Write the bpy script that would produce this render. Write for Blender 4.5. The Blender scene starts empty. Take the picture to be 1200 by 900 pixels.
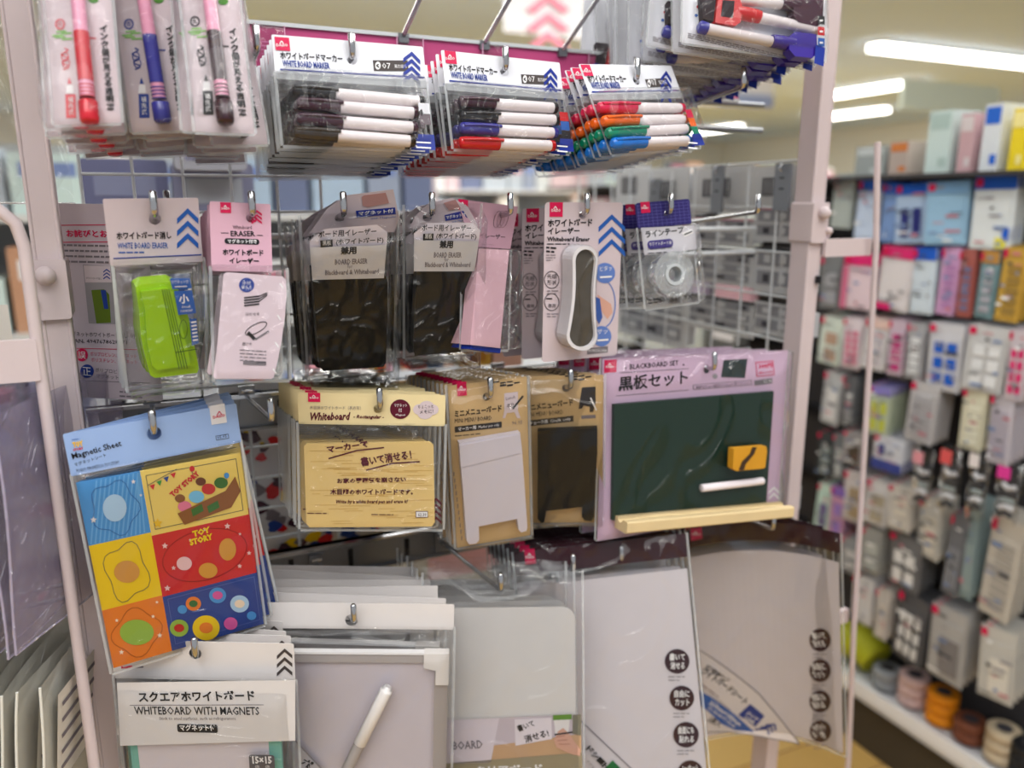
import bpy, math, random
import numpy as np
from mathutils import Vector, Matrix, Euler
from mathutils.geometry import tessellate_polygon
random.seed(7); PI = math.pi
COL = bpy.context.scene.collection

# ------------------------------------------------------------------ camera model
F = 930.0; YAW = math.radians(24.76); PITCH = math.atan2(212, 930.0)
CAM = np.array([0, -.945, 1.45])
_h = np.array([math.sin(YAW), math.cos(YAW), 0]); RT = np.array([math.cos(YAW), -math.sin(YAW), 0]); _Z = np.array([0, 0, 1.])
FW = _h*math.cos(PITCH) - _Z*math.sin(PITCH); UPV = _h*math.sin(PITCH) + _Z*math.cos(PITCH)
def proj(p):
    d = np.asarray(p, float) - CAM; w = d @ FW
    return np.stack([600 + F*(d @ RT)/w, 450 - F*(d @ UPV)/w], -1)
def ray(px, py): return FW + RT*(px-600)/F + UPV*(450-py)/F
def at_plane(px, py, o, n):
    d = ray(px, py); return CAM + d*(np.dot(np.asarray(o)-CAM, n)/np.dot(d, n))
def atY(px, py, y): return at_plane(px, py, (0, y, 0), np.array([0, 1., 0]))
def atX(px, py, x): return at_plane(px, py, (x, 0, 0), np.array([1., 0, 0]))
def atZ(px, py, z): return at_plane(px, py, (0, 0, z), np.array([0, 0, 1.]))

# ------------------------------------------------------------------ materials
def lin(c):
    return tuple(((v/255)/12.92 if v/255 <= .04045 else ((v/255+.055)/1.055)**2.4) for v in c)
_M = {}
def M(name, c=(200, 200, 200), rough=.5, metal=0., spec=.5, noise=0, nscale=40., bump=0., bscale=60., emit=0., coat=0., alpha=None):
    if name in _M: return _M[name]
    m = bpy.data.materials.new(name); m.use_nodes = True
    nt = m.node_tree; b = nt.nodes['Principled BSDF']
    col = lin(c)+(1,)
    b.inputs['Base Color'].default_value = col
    b.inputs['Roughness'].default_value = rough; b.inputs['Metallic'].default_value = metal
    b.inputs['Specular IOR Level'].default_value = spec if (metal or rough < .3) else .22
    b.inputs['Coat Weight'].default_value = coat*.45; b.inputs['Coat Roughness'].default_value = .12
    tc = nt.nodes.new('ShaderNodeTexCoord')
    nz = nt.nodes.new('ShaderNodeTexNoise'); nz.inputs['Scale'].default_value = nscale; nz.inputs['Detail'].default_value = 3
    nt.links.new(tc.outputs['Object'], nz.inputs['Vector'])
    mx = nt.nodes.new('ShaderNodeMix'); mx.data_type = 'RGBA'
    a = noise if noise else .03
    mx.inputs[6].default_value = tuple(v*(1-a) for v in col[:3])+(1,); mx.inputs[7].default_value = tuple(min(1, v*(1+a)) for v in col[:3])+(1,)
    nt.links.new(nz.outputs['Fac'], mx.inputs[0]); nt.links.new(mx.outputs[2], b.inputs['Base Color'])
    if bump:
        n2 = nt.nodes.new('ShaderNodeTexNoise'); n2.inputs['Scale'].default_value = bscale; n2.inputs['Detail'].default_value = 2
        nt.links.new(tc.outputs['Object'], n2.inputs['Vector'])
        bp = nt.nodes.new('ShaderNodeBump'); bp.inputs['Strength'].default_value = bump; bp.inputs['Distance'].default_value = .01
        nt.links.new(n2.outputs['Fac'], bp.inputs['Height']); nt.links.new(bp.outputs[0], b.inputs['Normal'])
    if emit:
        b.inputs['Emission Color'].default_value = col; b.inputs['Emission Strength'].default_value = emit
    _M[name] = m; return m
def film(name, tint=(235, 238, 240), haze=.07, gloss=.10, rough=.12, bump=.45, bscale=16., wave=0.):
    """clear plastic film: mostly transparent, thin milky part, glossy sheen with creases"""
    if name in _M: return _M[name]
    m = bpy.data.materials.new(name); m.use_nodes = True; nt = m.node_tree
    nt.nodes.remove(nt.nodes['Principled BSDF']); out = nt.nodes['Material Output']
    tr = nt.nodes.new('ShaderNodeBsdfTransparent'); tr.inputs[0].default_value = (.97, .97, .97, 1)
    df = nt.nodes.new('ShaderNodeBsdfDiffuse'); df.inputs[0].default_value = lin(tint)+(1,)
    gl = nt.nodes.new('ShaderNodeBsdfGlossy'); gl.inputs[1].default_value = rough; gl.inputs[0].default_value = (.95, .95, .95, 1)
    m1 = nt.nodes.new('ShaderNodeMixShader'); m1.inputs[0].default_value = haze
    nt.links.new(tr.outputs[0], m1.inputs[1]); nt.links.new(df.outputs[0], m1.inputs[2])
    m2 = nt.nodes.new('ShaderNodeMixShader'); lw = nt.nodes.new('ShaderNodeLayerWeight'); lw.inputs[0].default_value = .25
    mr = nt.nodes.new('ShaderNodeMapRange'); mr.inputs['To Min'].default_value = gloss*.07; mr.inputs['To Max'].default_value = min(.8, gloss*2.3)
    nt.links.new(lw.outputs['Fresnel'], mr.inputs['Value']); nt.links.new(mr.outputs[0], m2.inputs[0])
    nt.links.new(m1.outputs[0], m2.inputs[1]); nt.links.new(gl.outputs[0], m2.inputs[2])
    tc = nt.nodes.new('ShaderNodeTexCoord'); nz = nt.nodes.new('ShaderNodeTexNoise')
    nz.inputs['Scale'].default_value = bscale; nz.inputs['Detail'].default_value = 3; nz.inputs['Distortion'].default_value = 1.5
    nt.links.new(tc.outputs['Object'], nz.inputs['Vector'])
    def mt(op, a, b_=None):
        n = nt.nodes.new('ShaderNodeMath'); n.operation = op; nt.links.new(a, n.inputs[0])
        if b_ is not None: n.inputs[1].default_value = b_
        return n.outputs[0]
    # ridges along the noise's mid contour read as soft creases
    rd = mt('POWER', mt('SUBTRACT', mt('MULTIPLY', mt('ABSOLUTE', mt('SUBTRACT', nz.outputs['Fac'], .5)), -2.2), -1.0), 9.)
    nz.inputs['Detail'].default_value = 1.2
    hs = nt.nodes.new('ShaderNodeMath'); hs.operation = 'MULTIPLY_ADD'; nt.links.new(nz.outputs['Fac'], hs.inputs[0]); hs.inputs[1].default_value = .8; nt.links.new(rd, hs.inputs[2])
    bp = nt.nodes.new('ShaderNodeBump'); bp.inputs['Strength'].default_value = min(1, bump*1.6); bp.inputs['Distance'].default_value = .008
    nt.links.new(hs.outputs[0], bp.inputs['Height']); nt.links.new(bp.outputs[0], gl.inputs['Normal'])
    nt.links.new(m2.outputs[0], out.inputs[0]); _M[name] = m; return m

WHITE = M('paper_white', (222, 220, 224), .45, coat=.3)
PINKW = M('paper_pinkish', (205, 189, 194), .45, coat=.3)
PINK = M('header_pink', (212, 166, 182), .4, coat=.3)
CRIM = M('logo_crimson', (206, 22, 78), .4)
NAVY = M('ink_navy', (36, 60, 140), .4)
BLUE = M('ink_blue', (40, 90, 170), .4)
TAGB = M('tag_blue', (28, 48, 140), .35)
INK = M('ink_black', (30, 28, 32), .5)
GREYI = M('ink_grey', (120, 112, 118), .5)
INKW = M('ink_white', (235, 232, 232), .5)
MAROON = M('ink_maroon', (88, 20, 40), .5)
PURP = M('ink_purple', (58, 44, 120), .5)
KRAFT = M('kraft_card', (205, 172, 124), .5, noise=.06, nscale=30)
CREAM = M('cream_card', (226, 208, 160), .45, coat=.2)
CHROME = M('chrome', (190, 190, 192), .18, 1.)
STEEL = M('galvanised_steel', (140, 142, 146), .38, .9)
RACKW = M('rack_paint', (206, 190, 191), .4, coat=.2)
WIREW = M('wire_white', (205, 208, 210), .4)
CLEAR = film('clear_film', haze=.009, gloss=.15)
CLEARH = film('clear_film_thick', haze=.008, gloss=.2, bump=.6, bscale=11)
SEAM = film('film_seam', haze=.38, gloss=.2, bump=.6, bscale=150)
GLOSSF = film('taut_film', haze=.006, gloss=.2, rough=.1, bump=.45, bscale=6)

# ------------------------------------------------------------------ mesh builder
_TXT = {}
_tc = bpy.data.curves.new('t', 'FONT'); _to = bpy.data.objects.new('t', _tc); COL.objects.link(_to)
def text_geo(s, bold=0., res=1, shear=0.):
    k = (s, bold, res, shear)
    if k in _TXT: return _TXT[k]
    _tc.body = s; _tc.resolution_u = res; _tc.offset = bold; _tc.size = 1; _tc.shear = shear
    dg = bpy.context.evaluated_depsgraph_get(); dg.update()
    me = bpy.data.meshes.new_from_object(_to.evaluated_get(dg))
    vs = [(v.co.x, v.co.y) for v in me.vertices]; fs = [tuple(p.vertices) for p in me.polygons]
    bpy.data.meshes.remove(me)
    x0 = min(v[0] for v in vs); x1 = max(v[0] for v in vs); y0 = min(v[1] for v in vs); y1 = max(v[1] for v in vs)
    vs = [((x-x0)/(x1-x0), (y-y0)/(y1-y0)) for x, y in vs]
    _TXT[k] = (vs, fs); return _TXT[k]

class MB:
    def __init__(s): s.v = []; s.f = []; s.m = []; s.mats = []; s.smooth = []
    def mi(s, mat):
        if mat not in s.mats: s.mats.append(mat)
        return s.mats.index(mat)
    def add(s, vs, fs, mat, smooth=False):
        b = len(s.v); i = s.mi(mat); s.v += [tuple(v) for v in vs]
        for f in fs: s.f.append(tuple(b+k for k in f)); s.m.append(i); s.smooth.append(smooth)
    def box(s, lo, hi, mat):
        x0, y0, z0 = lo; x1, y1, z1 = hi
        s.add([(x0,y0,z0),(x1,y0,z0),(x1,y1,z0),(x0,y1,z0),(x0,y0,z1),(x1,y0,z1),(x1,y1,z1),(x0,y1,z1)],
              [(0,3,2,1),(4,5,6,7),(0,1,5,4),(1,2,6,5),(2,3,7,6),(3,0,4,7)], mat)
    def bbox(s, lo, hi, mat, r=.003):
        """box with chamfered vertical (z) and horizontal edges: rounded plate cross-section in xz, extruded in y"""
        x0, y0, z0 = lo; x1, y1, z1 = hi
        s.prism(rrect(x0, z0, x1, z1, r, 3), y0, y1, mat)
    def prism(s, pts, y0, y1, mat, holes=(), side=None, bevel=0.):
        """2D polygon in (x,z) extruded from y0 (front, nearer viewer) to y1"""
        loops = [[Vector((x, z, 0)) for x, z in l] for l in [pts]+list(holes)]
        tri = tessellate_polygon(loops); flat = [p for l in [pts]+list(holes) for p in l]
        n = len(flat)
        s.add([(x, y0, z) for x, z in flat], tri, mat); s.add([(x, y1, z) for x, z in flat], tri, side or mat)
        vs = [(x, y0, z) for x, z in flat]+[(x, y1, z) for x, z in flat]; fs = []; o = 0
        for l in [pts]+list(holes):
            k = len(l)
            for i in range(k): j = (i+1) % k; fs.append((o+i, o+j, n+o+j, n+o+i))
            o += k
        s.add(vs, fs, side or mat)
    def flat(s, pts, y, mat):
        loops = [[Vector((x, z, 0)) for x, z in pts]]
        s.add([(x, y, z) for x, z in pts], tessellate_polygon(loops), mat)
    def tube(s, path, r, mat, n=8, cap=True):
        P = [Vector(p) for p in path]; k = len(P); rs = r if isinstance(r, (list, tuple)) else [r]*k
        vs = []; fs = []; up = None
        for i, p in enumerate(P):
            t = (P[min(i+1, k-1)]-P[max(i-1, 0)]).normalized()
            if up is None: up = Vector((0, 0, 1)) if abs(t.z) < .9 else Vector((1, 0, 0))
            a = t.cross(up).normalized(); up = a.cross(t).normalized()
            for j in range(n):
                th = 2*PI*j/n; vs.append(p+(a*math.cos(th)+up*math.sin(th))*rs[i])
        for i in range(k-1):
            for j in range(n): j2 = (j+1) % n; fs.append((i*n+j, i*n+j2, (i+1)*n+j2, (i+1)*n+j))
        s.add(vs, fs, mat, True)
        if cap: s.add(vs[:n], [tuple(range(n))], mat); s.add(vs[-n:], [tuple(range(n))], mat)
    def lathe(s, p0, p1, prof, mat, n=14):
        """prof: (t along p0-p1, radius)"""
        p0 = Vector(p0); d = Vector(p1)-p0
        s.tube([p0+d*t for t, r in prof], [max(r, 1e-5) for t, r in prof], mat, n)
    def ball(s, c, r, mat, n=12):
        c = Vector(c); s.tube([c+Vector((0, 0, -r*math.cos(PI*i/n))) for i in range(n+1)], [max(1e-5, r*math.sin(PI*i/n)) for i in range(n+1)], mat, n)
    def build(s, name, parent=None):
        me = bpy.data.meshes.new(name); me.from_pydata(s.v, [], s.f)
        for m in s.mats: me.materials.append(m)
        me.polygons.foreach_set('material_index', s.m); me.polygons.foreach_set('use_smooth', s.smooth); me.update()
        o = bpy.data.objects.new(name, me); COL.objects.link(o)
        if parent: o.parent = parent
        return o
def rrect(x0, z0, x1, z1, r, n=4):
    pts = []
    for cx, cz, a in ((x1-r, z1-r, 0), (x0+r, z1-r, 90), (x0+r, z0+r, 180), (x1-r, z0+r, 270)):
        for i in range(n+1): t = math.radians(a+90*i/n); pts.append((cx+r*math.cos(t), cz+r*math.sin(t)))
    return pts
def circ(cx, cz, r, n=20, rz=None):
    return [(cx+r*math.cos(2*PI*i/n), cz+(rz or r)*math.sin(2*PI*i/n)) for i in range(n)]
def star(cx, cz, r, r2=None, k=5, a0=90):
    r2 = r2 or r*.45
    return [(cx+(r if i % 2 == 0 else r2)*math.cos(math.radians(a0+180*i/k)), cz+(r if i % 2 == 0 else r2)*math.sin(math.radians(a0+180*i/k))) for i in range(2*k)]

def tag(o, label, cat, group=None, kind=None):
    o['label'] = label; o['category'] = cat
    if group: o['group'] = group
    if kind: o['kind'] = kind
    return o
def struct(o): o['kind'] = 'structure'; return o
def empty(name, loc=(0, 0, 0)):
    o = bpy.data.objects.new(name, None); COL.objects.link(o); o.location = loc; o.empty_display_size = .02; return o
def kids(o): return list(o.children)
def copy_tree(o, parent=None, ks=None):
    c = o.copy(); COL.objects.link(c); c.parent = parent
    for k in kids(o): copy_tree(k, c)
    return c

# ------------------------------------------------------------------ pose of a flat hanging card from its four photographed corners
def rot(a, b, g):
    return np.array(Euler((b, 0, 0)).to_matrix() if False else (Matrix.Rotation(a, 3, 'Z') @ Matrix.Rotation(b, 3, 'X') @ Matrix.Rotation(g, 3, 'Y')))
def fit_pose(cor, ytop, syaw=10, spitch=5, yaw0=0, pitch0=0):
    cor = np.array(cor, float)
    c0 = atY(*cor.mean(0), ytop)
    A = np.array([atY(x, y, ytop) for x, y in cor]); w0 = np.linalg.norm(A[1]-A[0]); h0 = np.linalg.norm(A[3]-A[0])
    p = np.array([c0[0], c0[1], c0[2], math.radians(yaw0), math.radians(pitch0), 0, w0, h0])
    def corners(p):
        R = rot(p[3], p[4], p[5]); w, h = p[6]/2, p[7]/2
        return np.array([p[:3]+R @ np.array(q) for q in ((-w, 0, h), (w, 0, h), (w, 0, -h), (-w, 0, -h))])
    def res(p):
        C = corners(p); e = (proj(C)-cor).ravel()
        top = (C[0]+C[1])/2
        return np.concatenate([e, [(top[1]-ytop)/.004*1., (p[3]-math.radians(yaw0))/math.radians(syaw), (p[4]-math.radians(pitch0))/math.radians(spitch)]])
    lam = 1e-3; r = res(p)
    for _ in range(60):
        J = np.zeros((len(r), 8))
        for i in range(8):
            q = p.copy(); q[i] += 1e-6; J[:, i] = (res(q)-r)/1e-6
        H = J.T @ J; st = np.linalg.solve(H+lam*np.diag(np.diag(H)+1e-9), -J.T @ r)
        r2 = res(p+st)
        if r2 @ r2 < r @ r: p = p+st; r = r2; lam *= .3
        else: lam *= 5
    C = corners(p)
    return C[0], rot(p[3], p[4], p[5]), p[6], p[7], p, np.abs(r[:8]).max()

SL = .113            # rods rise towards their tips
class Card:
    """local frame: x to the right, z up from the top-left corner, y into the rack"""
    def __init__(s, name, label, cat, cor, ytop, hook=None, group=None, **kw):
        o, R, w, h, p, e = fit_pose(cor, ytop, **kw)
        print('CARD %-28s w%.3f h%.3f yaw%.0f pitch%.0f roll%.0f err%.1f' % (name, w, h, math.degrees(p[3]), math.degrees(p[4]), math.degrees(p[5]), e))
        s.o = o; s.R = R; s.w = w; s.h = h; s.bend = 0.
        s.root = empty(name);  m = Matrix.Identity(4)
        for i in range(3):
            for j in range(3): m[i][j] = R[i, j]
            m[i][3] = o[i]
        s.root.matrix_world = m; s.m = m; tag(s.root, label, cat, group); s.group = group; s.cat = cat
        s.hole = None
        if hook is not None:     # rod through (X, z of the tip foot at Y=-.2)
            X, z = hook; P0 = np.array([X, -.2, z-.010]); D = np.array([0, 1, -SL])
            n = R[:, 1]; t = np.dot(o-P0, n)/np.dot(D, n); q = R.T @ (P0+D*t-o)
            s.hole = (q[0], q[2]); s.hw = P0+D*t
    def L(s, px, py, d=0.):
        """photo pixel -> local (x, z) on the plane d in front of the card"""
        n = s.R[:, 1]; e = d
        for _ in range(8 if s.bend else 1):
            q = s.R.T @ (at_plane(px, py, s.o-n*e, n)-s.o)
            if s.bend: e = d-s.bend*(1-(2*q[0]/s.w-1)**2)
        return q[0], q[2]
    def P(s, px, py, d=0.):
        x, z = s.L(px, py, d); return (x, -d, z)
    def poly(s, mb, pts, mat, d=.0004): mb.flat([s.L(x, y, d) for x, y in pts], -d, mat)
    def plate(s, mb, pts, mat, d0, d1, side=None): mb.prism([s.L(x, y, d1) for x, y in pts], -d1, -d0, mat, side=side)
    def box4(s, a, b, d=.0): # pixel bbox -> local rect
        x0, z1 = s.L(*a, d); x1, z0 = s.L(*b, d); return x0, z0, x1, z1
    def text(s, mb, t, a, b, hpx, mat, d=.0006, bold=0., res=1, shear=0.):
        """text whose lower left / lower right corners are photographed at a and b, hpx tall"""
        vs, fs = text_geo(t, bold, res, shear)
        A = Vector(s.L(*a, d)); B = Vector(s.L(*b, d)); e = B-A; m = ((a[0]+b[0])/2, (a[1]+b[1])/2)
        up = Vector((-e.y, e.x)).normalized()
        # local size of hpx pixels
        q = Vector(s.L(m[0], m[1]-10, d))-Vector(s.L(m[0], m[1], d)); hh = q.length*hpx/10
        mb.add([(A.x+e.x*x+up.x*hh*y, -d, A.y+e.y*x+up.y*hh*y) for x, y in vs], fs, mat)
    def vtext(s, mb, t, a, b, wpx, mat, d=.0006, bold=0.):
        """vertical writing, characters stacked from a (top) to b (bottom)"""
        n = len(t); A = np.array(a, float); B = np.array(b, float)
        for i, ch in enumerate(t):
            if ch in 'ー': ch = '|'
            c0 = A+(B-A)*i/n; c1 = A+(B-A)*(i+.9)/n; k = .12 if ch == '|' else 1
            s.text(mb, ch, (c1[0]-wpx/2*k, c1[1]), (c1[0]+wpx/2*k, c1[1]), abs(c1[1]-c0[1]), mat, d, bold)
    def rule(s, mb, a, b, t, mat, d=.0005):
        """line of t pixels"""
        A = np.array(a, float); B = np.array(b, float); e = B-A; n = np.array([-e[1], e[0]])/np.linalg.norm(e)*t/2
        s.poly(mb, [A+n, B+n, B-n, A-n], mat, d)
    def arc(s, mb, c, rx, ry, t, mat, d=.0005, a0=0, a1=360, n=24, rotd=0):
        pts = []
        for i in range(n+1):
            th = math.radians(a0+(a1-a0)*i/n); x = rx*math.cos(th); y = ry*math.sin(th); cr, sr = math.cos(math.radians(rotd)), math.sin(math.radians(rotd))
            pts.append((c[0]+x*cr-y*sr, c[1]+x*sr+y*cr))
        for p, q in zip(pts, pts[1:]): s.rule(mb, p, q, t, mat, d)
    def disc(s, mb, c, rx, ry, mat, d=.0005, n=24):
        s.poly(mb, [(c[0]+rx*math.cos(2*PI*i/n), c[1]+ry*math.sin(2*PI*i/n)) for i in range(n)], mat, d)
    def chev(s, mb, x, y, w, h, t, n, step, mat, slope=0., d=.0006):
        """n stacked chevrons, apex of the first at (x,y)"""
        for i in range(n):
            yy = y+i*step
            s.poly(mb, [(x, yy), (x+w/2, yy+h+slope*w/2), (x+w/2, yy+h+t+slope*w/2), (x, yy+t), (x-w/2, yy+h+t-slope*w/2), (x-w/2, yy+h-slope*w/2)], mat, d)
    def fine(s, mb, a, b, rows, pitch, mat, t=1.1, d=.0005, seed=1):
        """tiny print rendered as broken lines"""
        r = random.Random(seed); dx = b[0]-a[0]; dy = (b[1]-a[1])/dx
        for k in range(rows):
            x = 0
            end = dx*(1 if k < rows-1 else r.uniform(.5, .9))
            while x < end:
                l = min(r.uniform(3, 9), end-x)
                s.rule(mb, (a[0]+x, a[1]+x*dy+k*pitch), (a[0]+x+l, a[1]+(x+l)*dy+k*pitch), t, mat, d); x += l+1.3
    def logo(s, mb, a, b, ring=True, d=.0006):
        """small crimson square with white mark: peak-topped letters"""
        x0, z0, x1, z1 = s.box4(a, b); mb.flat([(x0, z0), (x1, z0), (x1, z1), (x0, z1)], -d, CRIM)
        w = b[0]-a[0]; h = b[1]-a[1]
        s.text(mb, 'DAISO', (a[0]+w*.14, a[1]+h*.66), (b[0]-w*.14, a[1]+h*.66), h*.2, INKW, d+.0002, .02)
        s.rule(mb, (a[0]+w*.33, a[1]+h*.46), (a[0]+w*.45, a[1]+h*.28), h*.06, INKW, d+.0002); s.rule(mb, (a[0]+w*.45, a[1]+h*.28), (a[0]+w*.58, a[1]+h*.46), h*.06, INKW, d+.0002)
    def base(s, mb, mat, x0=0, z0=None, x1=None, z1=0, th=.0006, r=.0015, hr=.005, y=0.):
        """the card board with its punched hole"""
        z0 = -s.h if z0 is None else z0; x1 = s.w if x1 is None else x1
        out = rrect(x0, z0, x1, z1, r, 4)[::1]; hs = []
        if s.hole and x0+hr < s.hole[0] < x1-hr and z0 < s.hole[1] < z1-hr*.6:
            hz = min(s.hole[1]-hr*.35, z1-hr-.0012)
            hs = [circ(s.hole[0], hz, hr, 16)[::-1]]
        mb.prism(out, y, y+th, mat, hs)
    def bag(s, x0, z0, x1, z1, depth, mat=None, seed=0, nx=14, nz=14, wr=.0012, back=True, yoff=0., hole=True, sq=3.):
        rim = {3: .05, 4: .035, 5: .03, 6: .025, 7: .015, 8: .012}[int(sq)]; G = [0, rim*.35, rim] + [rim+(1-2*rim)*i/12 for i in range(1, 12)] + [1-rim, 1-rim*.35, 1]; nx = nz = len(G)-1
        pr = lambda u: min(1., math.sin(min(1, min(u, 1-u)/rim)*PI/2))
        mb = MB(); mat = mat or CLEAR; r = random.Random(seed)
        ph = [(r.uniform(0, 6), r.uniform(0, 6), r.uniform(8, 30), r.uniform(8, 30)) for _ in range(5)]
        def y(u, v, sgn):
            e = pr(u)*pr(v)
            n = sum(math.sin(a+u*c+v*7*math.sin(b))*math.cos(b+v*d) for a, b, c, d in ph)/5
            return (-depth*e if sgn < 0 else depth*.12*e)+n*wr*min(1, e*4)*sgn+yoff
        for sgn in ((-1, 1) if back else (-1,)):
            vs = [(x0+(x1-x0)*G[i], y(G[i], G[j], sgn), z0+(z1-z0)*G[j]) for j in range(nz+1) for i in range(nx+1)]
            mb.add(vs, [(j*(nx+1)+i, j*(nx+1)+i+1, (j+1)*(nx+1)+i+1, (j+1)*(nx+1)+i) for j in range(nz) for i in range(nx)], mat, True)
        e = .0022
        for a, b in (((x0-e, z0), (x0+.0006, z1)), ((x1-.0006, z0), (x1+e, z1)), ((x0, z0-e), (x1, z0+.0006))):
            mb.flat([(a[0], a[1]), (b[0], a[1]), (b[0], b[1]), (a[0], b[1])], yoff+.0001, SEAM)
        return mb
    def done(s, mb, name, parent=None):
        if s.bend:
            k = s.bend; w = s.w
            import bmesh
            me = bpy.data.meshes.new('tmp'); me.from_pydata(mb.v, [], mb.f); me.polygons.foreach_set('material_index', mb.m); me.polygons.foreach_set('use_smooth', mb.smooth)
            bm = bmesh.new(); bm.from_mesh(me); bmesh.ops.triangulate(bm, faces=bm.faces[:])
            for L_ in (.1, .05, .025, .012):
                es = [e for e in bm.edges if abs(e.verts[0].co.x-e.verts[1].co.x) > L_]
                if es: bmesh.ops.subdivide_edges(bm, edges=es, cuts=1); bmesh.ops.triangulate(bm, faces=[f for f in bm.faces if len(f.verts) > 3])
            bm.verts.index_update(); mb.v = [tuple(v.co) for v in bm.verts]; mb.f = [tuple(v.index for v in f.verts) for f in bm.faces]; mb.m = [f.material_index for f in bm.faces]; mb.smooth = [f.smooth for f in bm.faces]; bm.free(); bpy.data.meshes.remove(me)
            mb.v = [(x, y+k*(1-(2*x/w-1)**2), z) for x, y, z in mb.v]
        return mb.build(name, parent or s.root)
    def stack(s, n, step, labels, jit=(1.5, 2.5, 3.), seed=3, dx=0., rolls=()):
        """further copies behind the front one, threaded on the same rod"""
        r = random.Random(seed)
        hw = Vector(s.hw if s.hole else s.o); hl = s.m.inverted() @ hw; out = []
        for i in range(1, n+1):
            c = copy_tree(s.root); ro = rolls[i-1] if i <= len(rolls) else 0
            D = Vector((dx*i, step*i, -SL*step*i))
            Rj = Matrix.Rotation(math.radians(r.uniform(-1, 1)*jit[0]), 4, 'Z') @ Matrix.Rotation(math.radians(r.uniform(-1, 1)*jit[1]+ro), 4, 'Y')
            c.matrix_world = Matrix.Translation(hw+D) @ Rj @ Matrix.Translation(-hw) @ s.m
            c['label'] = labels(i); out.append(c)
        return out
ORD = ['front', 'second', 'third', 'fourth', 'fifth', 'sixth', 'seventh', 'eighth', 'ninth', 'tenth', 'eleventh', 'twelfth', 'thirteenth', 'fourteenth']
def bk(what): return lambda i: '%s, %s one back on its hook' % (what, ORD[i])
# ------------------------------------------------------------------ rack
HOOKS = {1: [(.105,1.587),(.187,1.587),(.337,1.587),(.488,1.587),(.629,1.587)],
         2: [(.092,1.45),(.013,1.45),(.173,1.45),(.259,1.45),(.342,1.45),(.431,1.45),(.538,1.45),(.662,1.45)],
         3: [(-.005,1.262),(.096,1.262),(.2,1.262),(.319,1.262),(.415,1.262),(.611,1.266)],
         4: [(.011,1.037),(.164,1.037),(.33,1.037),(.422,1.042),(.488,1.04),(.724,1.04)]}
def make_hook(X, z, label, y1=-.2, y0=0., group=None, single=False):
    """chrome peg: rod rising towards the viewer with an upturned tip; z is mid-tip"""
    r = empty('peg_hook', (X, y0, z-.010-SL*(y0-y1))); L = y0-y1; b = MB(); up = SL*L
    t = (0, -L, up)
    b.tube([(0, 0, 0), (0, -L+.006, up-.0007), (0, -L+.001, up+.001), (0, -L, up+.005), (0, -L+.001, up+.019), (0, -L+.001, up+.0205)], [.0026, .0026, .0029, .0032, .0032, .0018], CHROME, 12)
    b.build('rod', r)
    c = MB(); c.box((-.009, -.002, -.014), (.009, .003, .014), STEEL); c.tube([(-.006, -.003, .008), (.006, -.003, .008)], .0022, CHROME, 8); c.build('clip_plate', r)
    tag(r, label, 'hook', group); return r
hl = {1: ['empty chrome hook beside the left edge of the topmost marker row', 'chrome hook carrying the black-capped marker packs', 'chrome hook carrying the black, blue and red marker packs', 'chrome hook carrying the red, orange, green and blue marker packs', 'empty chrome hook at the right, under the eraser-cap marker packs'],
      2: ['chrome hook carrying the crimson-lettered pink eraser pack', 'chrome hook carrying the lime green eraser pack', 'chrome hook carrying the left stack of black board erasers', 'chrome hook carrying the right stack of black board erasers', 'chrome hook carrying the long pink eraser pack', 'chrome hook carrying the oval eraser blister cards', 'chrome hook carrying the line tape packs', 'empty chrome hook right of the line tape, before the side mesh'],
      3: ['chrome hook through the pale blue magnetic sheet header', 'empty chrome hook between the magnetic sheet and the wood-grain board', 'chrome hook through the wood-grain whiteboard header', 'chrome hook through the white mini menu board card', 'chrome hook through the black mini menu board card', 'chrome hook through the mauve blackboard set card'],
      4: ['chrome hook through the square whiteboard pack', 'chrome hook through the white-framed whiteboard pack', 'chrome hook through the clear bag with the plain white board', 'left one of the two chrome hooks on the dark-topped sheet pack', 'right one of the two chrome hooks on the dark-topped sheet pack', 'chrome hook through the clear-type sheet pack at far right']}
for row, hs in HOOKS.items():
    for (X, z), l in zip(hs, hl[row]):
        make_hook(X, z, l)
make_hook(.027, 1.452, 'chrome hook with pink tip holding the printed notice card', y1=-.085)
rack = empty('display_rack', (.38, -.1, 0)); tag(rack, 'pinkish white metal display rack with two posts, crossbars and wire mesh sides', 'rack')
def inrack(b, name, par=None):
    b.v = [(x-.38, y+.1, z) for x, y, z in b.v] if par is None else b.v
    return b.build(name, par or rack)
def post(X):
    b = MB(); b.prism(rrect(X-.0108, 0.02, X+.0108, 2.1, .001, 1), -.118, -.085, RACKW)
    # rounded outer edge strip
    b.tube([(X-.0103, -.117, .02), (X-.0103, -.117, 2.1)], .002, RACKW, 6); b.tube([(X+.0103, -.117, .02), (X+.0103, -.117, 2.1)], .002, RACKW, 6)
    b.box((X-.03, -.35, 0), (X+.03, .5, .02), RACKW)
    return inrack(b, 'post')
post(-.0765); post(.838)
def joint(X, sgn, z=1.375):
    b = MB(); b.prism(rrect(X-.0145, z-.028, X+.0145, z+.026, .003, 3), -.124, -.082, RACKW)
    b.ball((X+.002*sgn, -.128, z+.012), .0085, RACKW); b.ball((X+sgn*.015, -.126, z-.012), .005, RACKW); return inrack(b, 'joint_sleeve')
joint(-.0775, -1); joint(.839, 1, 1.425)
b = MB(); b.ball((.858, -.115, 1.408), .0075, RACKW); inrack(b, 'knob')
b = MB(); b.tube([(.846, -.122, 1.352), (.846, -.122, 1.342)], .004, INK, 8); inrack(b, 'bolt')
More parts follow.
